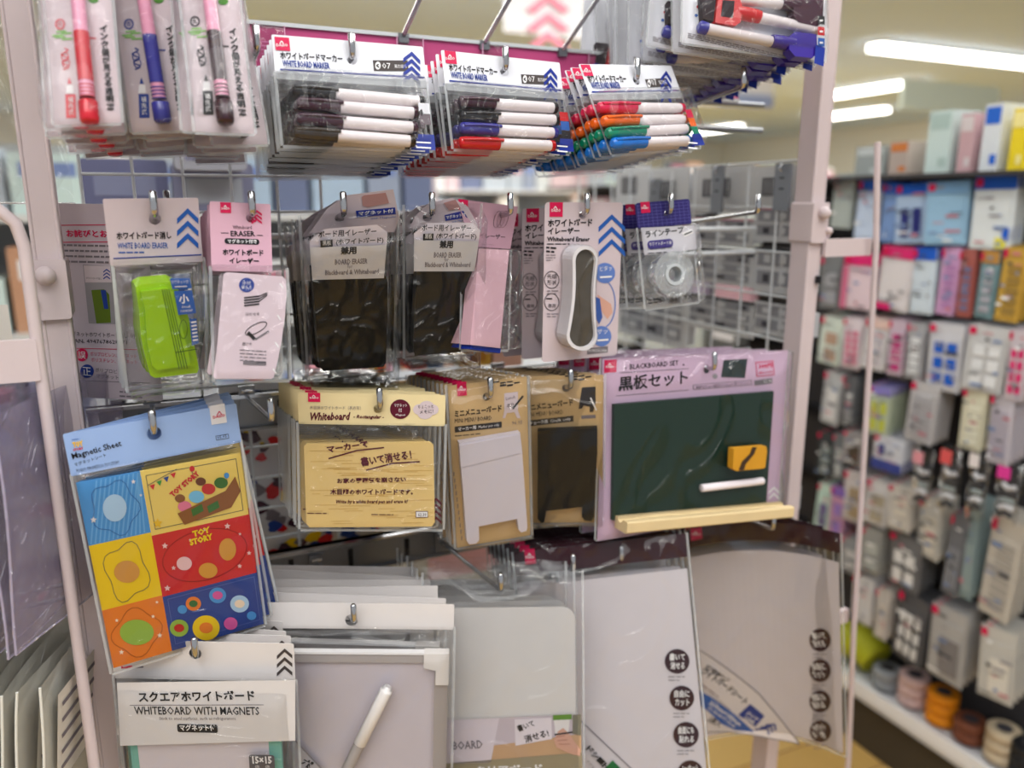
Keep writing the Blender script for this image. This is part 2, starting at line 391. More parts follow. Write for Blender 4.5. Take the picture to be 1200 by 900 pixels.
for z in (1.19, .985):
    b = MB(); b.box((-.07, .002, z), (.84, .012, z+.043), STEEL); b.box((-.07, -.004, z+.039), (.84, .012, z+.043), CHROME); b.box((-.07, -.004, z), (.84, .002, z+.003), STEEL)
    for i in range(12): b.box((-.02+i*.075, .0005, z+.008), (-.014+i*.075, .0021, z+.032), INK)
    inrack(b, 'crossbar')
for z in (1.565, 1.60, 1.425, 1.39):
    b = MB(); b.tube([(-.06, .004, z-.012), (.84, .004, z-.012)], .0035, WIREW if z < 1.5 else STEEL, 8); inrack(b, 'crossbar')
# mesh panels
def mesh_wires(u0, u1, z0, z1, du, dz, f, r=.0019):
    b = MB(); n = int(round((u1-u0)/du)); k = int(round((z1-z0)/dz))
    for i in range(n+1): b.tube([f(u0+i*du, z0), f(u0+i*du, z1)], r, WIREW, 6)
    for j in range(k+1): b.tube([f(u0, z0+j*dz), f(u1, z0+j*dz)], r, WIREW, 6)
    return b
b = mesh_wires(-.051, .199, .96, 1.52, .05, .04, lambda u, z: (u, .026, z)); inrack(b, 'wire_mesh')
b = mesh_wires(-.098, .552, .74, 1.51, .065, .064, lambda u, z: (.845, u, z+.0)); inrack(b, 'side_mesh')
# side frames (thin rods held on flat bars)
b = MB(); b.prism(rrect(.848, 1.378, .935, 1.402, .002, 2), -.128, -.122, RACKW); inrack(b, 'flat_bar')
b = MB(); b.prism(rrect(.848, .80, .965, .824, .002, 2), -.128, -.122, RACKW); inrack(b, 'flat_bar')
b = MB(); b.tube([(.913, -.14, 1.53), (.93, -.14, 1.39), (.965, -.14, .80), (.985, -.14, .55), (1.0, -.14, .1)], .0042, RACKW, 8); inrack(b, 'side_rod')
b = MB(); b.tube([(-.30, -.17, 1.452), (-.125, -.17, 1.452), (-.105, -.17, 1.447), (-.092, -.17, 1.434), (-.088, -.17, 1.415), (-.088, -.17, .3)], .0052, RACKW, 10); inrack(b, 'side_rod')
b = MB(); b.prism(rrect(-.32, 1.302, -.088, 1.338, .002, 2), -.176, -.170, RACKW); inrack(b, 'flat_bar')
# crimson price rail with clear label holders
pr = empty('price_rail', (.4, -.012, 1.6)); tag(pr, 'long crimson price rail across the top with clear label holders', 'price rail')
b = MB(); b.box((-.33, 0, -.008), (.38, .004, .036), M('rail_crimson', (192, 76, 126), .35, coat=.4)); b.box((-.33, -.003, .034), (.38, .004, .038), WIREW); b.box((-.33, -.003, -.012), (.38, .004, -.008), WIREW); b.build('strip', pr)
for x in (-.10, .005, -.255, .15):
    b = MB(); b.box((x-.016, -.006, -.004), (x+.016, -.005, .034), CLEARH)
    for e in ((x-.016, -.003, x-.015, .034), (x+.015, -.003, x+.016, .034)): b.box((e[0], -.0062, e[1]), (e[2], -.0048, e[3]), M('holder_edge', (230, 170, 200), .2))
    for k in range(4): b.box((x-.010, -.0065, .004+k*.004), (x+.008-k*.003, -.0061, .0052+k*.004), M('holder_print', (200, 120, 160), .4))
    b.build('label_holder', pr)
# upper row of hooks, rooted on the price rail, tips above the frame of view
UP = [(.005, 1.79), (.062, 1.79), (.12, 1.79), (.305, 1.80), (.405, 1.80), (.51, 1.80), (.68, 1.79)]
for i, (X, z) in enumerate(UP):
    n = ['above the red refill packs', 'above the blue refill packs', 'above the black refill packs', 'rising behind the black marker packs', 'rising behind the blue and red marker packs', 'rising right of the last label holder', 'carrying the eraser-cap marker packs'][i]
    y1 = -.2
    if i in (3, 4, 5):
        r = empty('peg_hook', (X-.012, -.016, 1.636)); b = MB()
        b.tube([(0, 0, 0), (.002, -.02, .012), (.02, -.20, .125), (.02, -.205, .15)], .0026, CHROME, 10); b.build('rod', r)
        b = MB(); b.box((-.006, -.001, -.008), (.006, .006, .002), STEEL); b.build('clip_plate', r); tag(r, 'steel arm ' + n, 'hook')
    else: make_hook(X, z, 'chrome hook ' + n, group=None)
# ------------------------------------------------------------------ marker packs (row one)
HW = M('header_white', (226, 226, 232), .4, coat=.35)
PENW = M('pen_white', (232, 222, 224), .3, coat=.5)
BLK_RED = M('cap_black_red_reflection', (58, 16, 40), .25, coat=.6); BLK = M('cap_black', (24, 20, 24), .25, coat=.6); BLK_BROWN = M('cap_black_brown_reflection', (46, 34, 24), .25, coat=.6)  # caps are black; plum and brown tints are reflections put into the colour
CB = M('cap_blue', (44, 42, 140), .25, coat=.6); CR = M('cap_red', (196, 16, 24), .25, coat=.6)
CP = M('cap_rose', (206, 30, 74), .25, coat=.6); CO = M('cap_orange', (232, 98, 20), .25, coat=.6); CG = M('cap_green', (4, 128, 96), .25, coat=.6); CL_ = M('cap_sky_blue', (20, 112, 206), .25, coat=.6)
def marker(c, a, b, capx, r, cap, end, d=.009):
    p0 = Vector(c.P(*a, d)); p1 = Vector(c.P(*b, d)); t = (capx-a[0])/(b[0]-a[0]); L = (p1-p0).length
    mb = MB(); mb.lathe(p0, p1, [(t-.02, r*.86), (t, r*.9), (t+.02, r*.95), (.93, r*.95), (.985, r*.9), (1, r*.5)], PENW, 16)
    body = c.done(mb, 'marker')
    e = MB(); e.lathe(p0, p1, [(.955, r*.98), (.995, r*.96), (1.004, r*.6)], end, 14); c.done(e, 'end_plug', body)
    k = MB(); k.lathe(p0, p1, [(0, r*.55), (.012, r*.9), (.05, r*1.04), (t*.8, r*1.08), (t*.97, r*1.1), (t, r*1.08), (t+.004, r*.9)], cap, 16)
    # clip ridge along the cap
    dr = (p1-p0).normalized(); up = Vector((0, -1, .25)).normalized()
    k.tube([p0+dr*L*.02+up*r*.95, p0+dr*L*t*.5+up*r*1.25, p0+dr*L*t*1.07+up*r*1.15], r*.28, cap, 6)
    c.done(k, 'cap', body); return body
def marker_pack(label, cor, hook, texts, pens, side, n, lb, seed):
    c = Card('marker_pack', label, 'marker pack', cor, -.192, hook, group='whiteboard marker packs of the upper row', syaw=14)
    TL, TR, BR, BL = [np.array(p, float) for p in cor]
    def q(u, v): return TL+(TR-TL)*u+(BL-TL)*v+((BR-TR)-(BL-TL))*u*v
    hh = c.h*.345
    h = MB(); c.base(h, HW, z0=-hh, hr=.0045)
    c.logo(h, q(.025, .0), q(.12, .13))
    c.text(h, 'ホワイトボードマーカー', q(.05, .205), q(.46, .205), 8.5, INK, bold=.03)
    c.text(h, 'WHITE BOARD MARKER', q(.06, .275), q(.37, .275), 7.5, NAVY, bold=.03)
    c.rule(h, q(.04, .305), q(.99, .305), 1.8, TAGB)
    g = [q(.66, .17), q(.89, .155), q(.89, .255), q(.66, .27)]; c.poly(h, g, M('ink_taupe', (72, 64, 62), .5))
    c.disc(h, q(.69, .218), 3.2*(TR[0]-TL[0])/178, 4.6, INKW, .0006); c.rule(h, q(.68, .218), q(.697, .205), 1.4, INK, .0008); c.rule(h, q(.68, .218), q(.697, .235), 1.4, INK, .0008)
    c.text(h, '07', q(.72, .243), q(.775, .24), 6.5, INKW); c.text(h, '黒芯線幅', q(.80, .232), q(.88, .226), 4.2, INKW)
    sx = (TR[0]-TL[0])/178
    m = q(.93, .07); c.chev(h, m[0]-1, m[1], 20*sx, 9, 5, 4, 8.4, TAGB, slope=.12)
    header = c.done(h, 'header_card')
    # clear insert card and printed side strip
    s = MB()
    for k, (cc, tx) in enumerate(side):
        a = q(.915, .57+.10*k); b2 = q(.985, .665+.10*k)
        x0, z0, x1, z1 = c.box4(a, b2, .010); s.flat([(x0, z0), (x1, z0), (x1, z1), (x0, z1)], -.0165, cc)
        if tx: c.text(s, tx, (a[0]+2, b2[1]-2), (b2[0]-5, b2[1]-2), 7, INK if cc is HW else INKW, .0172)
    a = q(.87, .86); b2 = q(.995, .995); x0, z0, x1, z1 = c.box4(a, b2, .010)
    s.flat([(x0, z0), (x1, z0), (x1, z1), (x0+.003, z1)], -.017, TAGB)
    for k in range(2): c.rule(s, (a[0]+4, a[1]+6+k*6), (b2[0]-3, a[1]+7+k*6), 1.6, INKW, .0175)
    c.done(s, 'printed_strip')
    for (a, b_, cx, cap, end) in pens: marker(c, a, b_, cx, .0056, cap, end)
    bg = c.bag(.001, -c.h, c.w-.001, -hh+.0005, .019, seed=seed, wr=.0018)
    bg.box((.001, -.0012, -hh-.006), (c.w-.001, .0008, -hh+.001), SEAM)
    c.done(bg, 'clear_bag')
    c.stack(n, .0155, bk(lb), jit=(2.5, 2.0), seed=seed)
    return c
marker_pack('foremost pack of four black-capped board markers, white header', [(317, 43), (495, 52), (509, 180), (331, 167)], HOOKS[1][1], None,
    [((342, 106), (497, 120), 390, BLK, BLK), ((347, 121), (490, 133), 396, BLK_RED, BLK_RED), ((347, 139), (489, 150), 399, BLK_RED, BLK_RED), ((344, 155), (486, 166), 393, BLK_BROWN, BLK_BROWN)],
    [(HW, '4'), (BLK_RED, '')], 12, 'pack of four black-capped board markers', 11)
marker_pack('foremost pack of black, black, blue and red board markers', [(517, 59), (655, 73), (669, 181), (530, 174)], HOOKS[1][2], None,
    [((538, 119), (652, 127), 577, BLK_RED, BLK), ((541, 136), (654, 141), 579, BLK, BLK), ((539, 150), (652, 156), 580, CB, CB), ((538, 167), (649, 171), 582, CR, CR)],
    [(CR, ''), (BLUE, ''), (INK, '')], 11, 'pack of black, blue and red board markers', 12)
marker_pack('foremost pack of rose, orange, green and sky blue board markers', [(677, 76), (787, 76), (821, 174), (717, 180)], HOOKS[1][3], None,
    [((701, 126), (800, 127), 741, CP, CP), ((706, 142), (804, 140), 743, CO, CO), ((711, 156), (807, 151), 751, CG, CG), ((717, 168), (808, 165), 753, CL_, CL_)],
    [(CP, ''), (CO, ''), (CG, '')], 10, 'pack of rose, orange, green and blue markers', 13)

# ------------------------------------------------------------------ refill / pen packs, upper left
GREEN = M('ink_green', (70, 130, 40), .5)
def refill(label, cor, hook, ink, cap, n, lb, seed, txt, arrow, circ_t):
    c = Card('pen_pack', label, 'pen pack', cor, -.192, hook, group='long single pen packs at the upper left', syaw=12)
    h = MB(); c.base(h, PINKW, hr=.004)
    TL, TR, BR, BL = [np.array(p, float) for p in cor]
    def q(u, v): return TL+(TR-TL)*u+(BL-TL)*v+((BR-TR)-(BL-TL))*u*v
    def y(py): return (py-TL[1])/((BL[1]+BR[1])/2-TL[1])
    for k, ch in enumerate(txt): 
        a = q(.84, y(38+k*9.2)); c.text(h, ch, (a[0]-4.6, a[1]), (a[0]+4.6, a[1]), 8.6, INK, bold=.045)
    a = q(.20, y(28)); c.arc(h, a, 5, 5.5, 1.8, ink); c.text(h, circ_t, (a[0]-3, a[1]+3), (a[0]+3, a[1]+3), 6, ink)
    for k in range(5): a = q(.21+.08*math.sin(k*2.), y(37+2.2*k)); c.rule(h, (a[0]-6, a[1]), (a[0]+6, a[1]-1), 2, M('ink_pale_green', (140, 190, 110), .5))
    # pen-tip drawing with a curled line and name block
    pts = [q(.24+.06*math.sin(t*1.5), y(56+t*2.3)) for t in range(12)]
    for p, r_ in zip(pts, pts[1:]): c.rule(h, p, r_, 1.5, ink)
    c.arc(h, q(.24, y(66)), 4, 5, 1.2, ink); c.arc(h, q(.25, y(74)), 4, 5, 1.2, ink)
    a = q(.28, y(90)); c.poly(h, [a, (a[0]+3, a[1]+8), (a[0]-2, a[1]+8)], ink)
    b_ = (a[0]+.5, a[1]+9); c.poly(h, [(b_[0]-3, b_[1]), (b_[0]+4, b_[1]), (b_[0]+5, b_[1]+10), (b_[0]-4, b_[1]+10)], INKW)
    a = q(.28, y(110)); c.poly(h, [(a[0]-6, a[1]), (a[0]+6, a[1]), (a[0]+7, a[1]+28), (a[0]-5, a[1]+28)], ink); c.vtext(h, '補充式', (a[0]+.5, a[1]+3), (a[0]+1, a[1]+25), 6, INKW, .0008)
    a = q(.62, y(arrow)); c.rule(h, (a[0]-9, a[1]), (a[0]+8, a[1]+1), 1.6, ink); c.rule(h, (a[0]-9, a[1]), (a[0]-3, a[1]-5), 1.6, ink); c.rule(h, (a[0]-9, a[1]), (a[0]-3, a[1]+6), 1.6, ink)
    for k in range(6): a = q(.70+.03*(k%2), y(-30+k*6)); c.disc(h, a, 6, 4, GREEN)
    c.done(h, 'backing_card')
    p0 = Vector(c.P(*q(.47, y(-95)), .008)); p1 = Vector(c.P(*q(.53, y(144)), .008))
    m = MB(); r = .0055
    m.lathe(p0, p1, [(0, r*.4), (.03, r*.6), (.1, r*.9), (.88, r*.95)], M('pen_clear_pink', (226, 150, 178), .25, coat=.5), 14)
    m.lathe(p0, p1, [(.56, r*1.01), (.80, r*1.01)], M('ink_tube_'+ink.name, tuple(int(255*v**(1/2.2)) for v in cap.diffuse_color[:3]), .3) if False else cap, 14)
    for k in range(4):
        t = .82+k*.018; m.lathe(p0, p1, [(t, r*1.03), (t+.006, r*1.03)], cap, 14)
    pen = c.done(m, 'pen')
    m = MB(); m.lathe(p0, p1, [(.895, r*1.15), (.90, r*1.28), (.985, r*1.25), (1., r*1.05), (1.002, r*.3)], cap, 16); c.done(m, 'pen_cap', pen)
    c.done(c.bag(0.0, -c.h, c.w, 0, .015, seed=seed, wr=.002, sq=4.), 'clear_bag')
    c.stack(n, .019, bk(lb), jit=(3, 3.), seed=seed)
REDC = M('cap_bright_red', (200, 24, 44), .25, coat=.6)
refill('foremost red pen pack in a clear sleeve beside the rack post', [(46, -110), (120, -110), (144, 144), (62, 146)], (.005, 1.79), REDC, REDC, 7, 'red pen pack on pinkish card', 21, 'インク量が見える透明窓', 44, '赤')
refill('foremost blue pen pack in a clear sleeve, upper left', [(117, -110), (190, -110), (227, 153), (154, 154)], (.062, 1.79), NAVY, CB, 7, 'blue pen pack on pinkish card', 22, 'インク量が見える透明窓', 58, '青')
refill('foremost black pen pack in a clear sleeve, right of the blue one', [(199, -110), (267, -110), (299, 165), (229, 146)], (.12, 1.79), INK, M('cap_dark_plum', (50, 14, 30), .25, coat=.6), 7, 'black pen pack on pinkish card', 23, 'インク量が見える透明窓', 52, '黒')

# ------------------------------------------------------------------ eraser-cap markers, upper right
c = Card('eraser_marker_pack', 'foremost pack of markers with big red, blue and dark eraser caps', 'marker pack', [(797, -105), (968, -85), (966, 80), (803, 43)], -.192, (.68, 1.79), group='eraser-cap marker packs at the upper right', syaw=14, spitch=2)
h = MB(); c.base(h, HW, th=.0005, hr=.004)
for p, m_ in (((818, 8), CR), ((816, 18), BLUE), ((820, -3), INK)): c.disc(h, p, 1.8, 1.8, m_)
c.fine(h, (806, 39), (955, 74), 3, 2.2, GREYI, .9, seed=4)
for k, m_ in enumerate((INK, CR, BLUE)):
    x, yy = 962.5, 18+k*13; c.poly(h, [(x-4, yy), (x+4, yy+1), (x+4, yy+11), (x-4, yy+10)], m_, .017)
    c.rule(h, (x-2, yy+6), (x+2, yy+6), 2, INKW, .0175)
c.poly(h, [(956, 52), (967, 56), (965, 78), (954, 74)], TAGB, .017)
c.done(h, 'backing_card')
def em(a, b, r, head, cap, er):
    """marker between pixels a,b; head: pixel polygon of the eraser cap"""
    p0 = Vector(c.P(*a, .009)); p1 = Vector(c.P(*b, .009))
    m = MB(); m.lathe(p0, p1, [(0, r*.95), (.98, r*.95), (1, r*.6)], PENW, 14); o_ = c.done(m, 'marker')
    m = MB(); c.plate(m, head, cap, .003, .015); 
    q0 = Vector(c.P(*er[0], .009)); q1 = Vector(c.P(*er[1], .009)); m.lathe(q0, q1, [(0, r*1.15), (.5, r*1.3), (1, r*1.15)], cap, 14); c.done(m, 'eraser_cap', o_)
    return o_
o_ = em((874, 17), (960, 36), .0058, [(842, -6), (866, -4), (870, 6), (868, 26), (862, 30), (838, 26)], CR, ((862, 14), (890, 20)))
m = MB(); c.poly(m, [(847, 0), (861, 1), (859, 21), (845, 19)], M('felt_charcoal', (52, 44, 48), .9), .0155); c.done(m, 'felt', o_)
m = MB(); c.plate(m, [(822, -6), (846, -4), (841, 26), (824, 22)], M('felt_charcoal'), .002, .011); c.done(m, 'felt', o_)
em((826, 33), (905, 49), .0058, [(925, 42), (932, 37), (957, 40), (958, 62), (952, 68), (932, 66), (925, 58)], M('cap_violet', (52, 30, 140), .25, coat=.6), ((904, 48), (930, 52)))
m = MB(); m.lathe(c.P(818, 31, .009), c.P(828, 34, .009), [(0, .004), (.2, .0066), (1, .0066)], CB, 14); c.done(m, 'end_plug')
em((850, -2), (925, 6), .0058, [(930, -18), (966, -14), (964, 26), (958, 31), (936, 26), (930, 18)], BLK_RED, ((915, 4), (935, 8)))
c.done(c.bag(0, -c.h, c.w, 0, .018, seed=5, wr=.003), 'clear_bag')
c.stack(10, .020, bk('bag of eraser-cap markers'), jit=(5, 5), seed=9)
# ------------------------------------------------------------------ row two
# printed notice card, half behind the post
c = Card('notice_card', 'printed product notice card with red heading, partly behind the left post', 'card', [(52, 240), (167, 238), (193, 473), (78, 462)], -.072, (.027, 1.452), syaw=4)
h = MB(); c.base(h, M('notice_paper', (196, 182, 190), .5), hr=.004)
c.rule(h, (70, 264), (170, 263), 1, CRIM); c.text(h, 'お詫びとお知らせ', (78, 278), (156, 279), 9, CRIM, bold=.03); c.rule(h, (70, 284), (170, 283), 1, CRIM)
c.fine(h, (62, 287), (165, 289), 4, 6.4, GREYI, 2.2, seed=31)
c.poly(h, [(97, 310), (130, 312), (136, 380), (104, 379)], M('photo_grey', (150, 144, 148), .4))
c.poly(h, [(98, 311), (129, 312), (131, 331), (100, 331)], PINKW, .0006); c.chev(h, 125, 315, 8, 3, 1.6, 3, 4, NAVY, d=.0008); c.text(h, 'ホワイトボード消し', (101, 327), (119, 328), 2.6, INK, .0008)
c.poly(h, [(107, 340), (122, 339), (128, 345), (130, 378), (113, 379)], M('photo_green', (92, 112, 30), .5), .0006); c.poly(h, [(118, 340), (124, 340), (127, 362), (122, 362)], NAVY, .0009)
c.text(h, 'マグネットホワイトボード消し（小', (80, 394), (160, 397), 6, INK); c.text(h, 'JAN. 4947678628371', (85, 403), (149, 405), 6, INK)
c.rule(h, (80, 408), (172, 410), .8, CRIM)
c.disc(h, (96, 416), 7, 7.5, CRIM); c.text(h, '誤', (91.5, 420), (100.5, 421), 9, INKW, .0008); c.text(h, 'ポリプロピレン、マグネット', (106, 417), (160, 420), 5, CRIM); c.text(h, 'ポリスチレン、マグネット', (107, 424), (161, 427), 5, CRIM)
c.disc(h, (102, 435), 8, 8, NAVY); c.text(h, '正', (97, 439.5), (107, 440.5), 9.5, INKW, .0008); c.text(h, 'ポリプロピレン、', (112, 436), (150, 439), 5, INK); c.text(h, 'マグネット', (113, 443), (139, 445), 5, INK)
c.rule(h, (97, 446), (176, 449), .8, GREYI); c.fine(h, (140, 459), (186, 462), 2, 5, GREYI, 1.8, seed=8)
c.done(h, 'printed_card')

# small lime eraser
c = Card('eraser_pack', 'lime green whiteboard eraser in a clear bag with pinkish header', 'eraser pack', [(121, 233), (233, 232), (248, 449), (150, 461)], -.19, HOOKS[2][1])
hh = c.h*.325
h = MB(); c.base(h, PINKW, z0=-hh, x0=-.001)
c.text(h, 'ホワイトボード消し', (137, 281), (201, 280), 9, INK, bold=.03); c.text(h, 'WHITE BOARD ERASER', (138, 291.5), (197, 291), 7, BLUE, bold=.01)
c.fine(h, (139, 296), (193, 295.5), 1, 2, BLUE, 1.6); c.rule(h, (133, 303), (236, 298.5), 1.4, NAVY)
c.chev(h, 220, 244, 25, 12, 6.5, 3, 14.5, BLUE); c.done(h, 'header_card')
LIME = M('eraser_lime', (150, 196, 14), .35, coat=.4, noise=.04); LIMED = M('groove_green', (60, 96, 20), .5)
body = [(159, 337), (166, 333), (199, 330), (207, 334), (214, 352), (221, 372), (226, 396), (231, 420), (233, 432), (231, 437), (182, 443), (176, 440), (170, 418), (165, 395), (163, 365), (160, 345)]
m = MB(); c.plate(m, body, LIME, .004, .030)
inner = [(165, 342), (196, 338), (203, 342), (209, 366), (217, 396), (224, 428), (184, 434), (178, 428), (172, 400), (170, 366)]
c.plate(m, inner, LIME, .028, .034)
for k in range(4): c.rule(m, (190+k*2.6, 339), (210+k*3.2, 432), .8, LIMED, .0345)
c.rule(m, (206, 413), (232, 409), .9, LIMED, .0345)
er = c.done(m, 'eraser')
m = MB(); d = .0355
c.poly(m, [(199, 326), (222, 326), (225, 338), (202, 339)], BLUE, d); c.text(m, 'マグネット付', (201, 333), (221, 332), 4.5, INKW, d+.0003); c.rule(m, (205, 336), (219, 335.5), 1, INKW, d+.0003)
c.poly(m, [(204, 341), (225, 340), (230, 367), (209, 369)], BLUE, d); c.text(m, '小', (210, 356), (222, 355.5), 11, INKW, d+.0003, .03); c.text(m, 'Small', (213, 361), (223, 360.5), 3, INKW, d+.0003); c.text(m, 'FOR MAGNET', (212, 366), (226, 365), 2.6, INKW, d+.0003)
c.poly(m, [(222, 374), (230, 373), (233, 402), (225, 405)], BLUE, d)
for k in range(6): c.rule(m, (224+k*.4, 378+k*4.2), (230+k*.4, 377+k*4.2), 2, INKW, d+.0003)
c.arc(m, (215, 386), 4.5, 11, .7, LIMED, .0345); c.done(m, 'label_sticker', er)
bg = c.bag(.001, -c.h, c.w, -hh+.004, .037, seed=41, wr=.003, sq=5); c.done(bg, 'clear_bag')
c.stack(3, .045, bk('lime eraser in a clear bag'), jit=(3, 3), seed=5)

# pinkish curved eraser with crimson chevrons
c = Card('eraser_pack', 'pink-headed eraser pack with white curved block, crimson chevrons on header', 'eraser pack', [(247, 236), (315, 239), (325, 444), (250, 444)], -.19, HOOKS[2][0])
h = MB(); hz = c.L(280, 318)[1]; c.base(h, PINK, z0=hz, x1=c.w)
c.logo(h, (258, 237), (271, 250)); c.chev(h, 301, 246, 12, 4.5, 2.6, 3, 4.8, CRIM)
c.text(h, 'Whiteboard', (273, 268.5), (295, 268.5), 4.5, INK); c.text(h, 'ERASER', (270.5, 277), (299, 277), 6.5, INK, bold=.02); c.rule(h, (259, 273), (268, 273), .7, INK); c.rule(h, (301, 275.5), (308, 276), .7, INK)
x0, z0, x1, z1 = c.box4((263, 279), (304, 287)); h.flat(rrect(x0, z0, x1, z1, (z1-z0)*.45), -.0004, INK); c.text(h, 'マグネット付き', (267, 285.3), (301, 285.3), 5, INKW, .0008, .02)
c.text(h, 'ホワイトボード', (261, 299), (309, 300), 7.5, INK, bold=.035); c.text(h, 'イレーザー', (269, 309), (303.5, 309.5), 7, INK, bold=.035); c.done(h, 'header_card')
ERW = M('eraser_pinkish_white', (214, 194, 202), .35, coat=.4); FELT = M('felt_black', (24, 22, 26), .9, bump=.4, bscale=400)
m = MB(); blk = [(262, 321), (266, 319), (331, 324), (335, 328), (336, 345), (334, 370), (330, 400), (325, 425), (321, 442), (318, 444), (252, 444), (250, 441), (255, 400), (259, 355)]
c.plate(m, blk, ERW, .014, .028, side=ERW); er = c.done(m, 'eraser')
m = MB(); c.plate(m, [(263, 322), (330, 326), (333, 345), (330, 380), (320, 440), (252, 441)], FELT, .002, .014); c.done(m, 'felt', er)
m = MB(); d = .0285
c.disc(m, (289, 334), 9, 8.5, NAVY, d); c.text(m, '水拭', (284, 333.5), (294, 333.5), 4, INKW, d+.0004); c.text(m, '使える', (283, 338.5), (295, 338.5), 4, INKW, d+.0004)
for k in range(4): c.rule(m, (286+k*.0, 349+k*3.1), (304, 347+k*3.1), 1.8, INK, d); 
for k in range(3): c.rule(m, (304, 347+k*3.), (313, 343+k*1.5), 1.1, INK, d)
c.text(m, 'はがせる', (288, 370), (304, 370), 4, INK, d); c.arc(m, (300, 385), 14, 5, 1, INK, d, rotd=-28); c.poly(m, [(289, 391), (292, 388), (300, 396), (297, 399)], INK, d); c.rule(m, (299, 398), (315, 388), 2.2, GREYI, d)
c.text(m, '磨ける', (284, 405), (295, 405), 4, INK, d); c.fine(m, (281, 410), (312, 412), 4, 4, GREYI, 1.2, d, seed=9); c.rule(m, (285, 425), (312, 426), 4.5, GREYI, d); c.text(m, 'JAPAN', (300, 427), (311, 427), 4, INK, d+.0004)
for yy in (332, 369, 401, 432): c.rule(m, (328-(yy-332)*.08, yy), (332-(yy-332)*.08, yy+6), 1.6, INKW, d)
c.done(m, 'printing', er)
c.done(c.bag(0, -c.h-.002, c.w+.012, hz+.004, .030, seed=43, wr=.002, sq=6), 'clear_bag')
c.stack(4, .034, bk('pink-headed white block eraser'), jit=(3, 3), seed=6)

# black board erasers
def board_eraser(label, cor, hook, hp, fold, blk, lab, tagp, seed, n, lb, hooktop, bagpts):
    c = Card('board_eraser_pack', label, 'eraser pack', cor, -.19, hook, group='black board erasers in clear bags', syaw=14)
    h = MB(); loc = [c.L(*p) for p in hp]; hole = [circ(c.hole[0], c.hole[1]-.002, .0045, 14)] if c.hole else []
    h.prism(loc, 0, .0005, PINKW, hole)
    t = tagp; c.poly(h, t, TAGB); A, B, C_, D_ = [np.array(p, float) for p in t]
    c.text(h, 'マグネット付', (D_+(A-D_)*.25+(B-A)*.06), (C_+(B-C_)*.25-(B-A)*.06), abs(A[1]-D_[1])*.6, INKW, .0008, .02)
    c.text(h, 'with Magnetic', D_+(B-A)*.35+np.array([0, 4.5]), C_+np.array([0, 4.5]), 3, BLUE)
    c.plate(h, fold, M('thumb_print', (176, 132, 128), .5), .0002, .0008); c.done(h, 'header_card')
    m = MB(); c.plate(m, blk, M('eraser_black', (7, 7, 9), .5), .016, .034); er = c.done(m, 'eraser')
    m = MB(); c.plate(m, [(p[0]+.5, p[1]+1) for p in blk], FELT, .003, .016); c.done(m, 'felt', er)
    bd = c.bend; m = MB(); d = .0365
    A, B, C_, D_ = [np.array(p, float) for p in lab]
    def q(u, v): return A+(B-A)*u+(D_-A)*v+((C_-D_)-(B-A))*u*v
    LG = M('label_grey_white', (206, 204, 208), .35, coat=.5)
    c.poly(m, lab, LG, d); c.poly(m, [q(0, 0), q(1, 0), q(1.0, -.38), q(.86, -.62), q(.2, -.55), q(.0, -.2)], M('label_lilac_white', (214, 204, 212), .35, coat=.5), d-.003)
    c.text(m, 'ボード用イレーザー', q(.12, -.28), q(.86, -.32), 8, INK, d, .02)
    g = [q(.14, -.2), q(.30, -.22), q(.30, 0), q(.14, .02)]; c.poly(m, g, INK, d); c.text(m, '黒板', q(.17, -.04), q(.28, -.05), 6, INKW, d+.0004)
    c.text(m, '(ホワイトボード)', q(.34, -.02), q(.96, -.04), 8, INK, d+.0004, .03)
    c.text(m, '兼用', q(.40, .26), q(.61, .25), 9.5, INK, d+.0003, .04)
    c.text(m, 'BOARD ERASER', q(.32, .56), q(.76, .55), 6.5, GREYI, d+.0003, .02); c.text(m, 'for', q(.49, .68), q(.56, .68), 5, GREYI, d+.0003); c.text(m, 'Blackboard & Whiteboard', q(.18, .87), q(.92, .86), 6, GREYI, d+.0003, .02)
    c.done(m, 'printed_label')
    xs = [c.L(*p) for p in bagpts]; x0 = min(x for x, z in xs); x1 = max(x for x, z in xs); z0 = min(z for x, z in xs); z1 = max(z for x, z in xs)
    c.done(c.bag(x0, z0, x1, z1, .040, mat=CLEARH, seed=seed, wr=.0045, sq=5), 'clear_bag')
    c.stack(n, .042, bk(lb), jit=(5, 4), seed=seed); return c
board_eraser('black board eraser, foremost of the left stack, label with grey lettering', [(360, 234), (464, 226), (455, 430), (372, 436)], HOOKS[2][2],
    [(363, 273), (384, 244), (406, 229), (461, 222), (468, 256), (462, 272)], [(424, 231), (427, 229), (452, 226), (456, 238), (431, 243), (425, 241)],
    [(366, 322), (450, 320), (454, 330), (452, 424), (449, 429), (378, 434), (374, 428)], [(363, 290), (453, 287), (450, 326), (366, 328)], [(417, 247), (463, 243), (464, 251), (418, 255)], 51, 3, 'black board eraser of the left stack', (403, 240), [(352, 252), (466, 255), (452, 436), (380, 442)])
board_eraser('black board eraser, foremost of the right stack, under a peaked clear bag', [(478, 239), (562, 238), (549, 413), (483, 418)], HOOKS[2][3],
    [(479, 268), (488, 252), (503, 238), (530, 232), (548, 242), (561, 266)], [(520, 238), (534, 234), (540, 244), (526, 247)],
    [(489, 310), (555, 312), (556, 322), (549, 405), (546, 411), (486, 416), (484, 408)], [(485, 281), (561, 283), (556, 318), (485, 318)], [(521, 252), (543, 247), (548, 255), (522, 259)], 52, 4, 'black board eraser of the right stack', (507, 236), [(474, 240), (563, 250), (548, 412), (481, 420)])

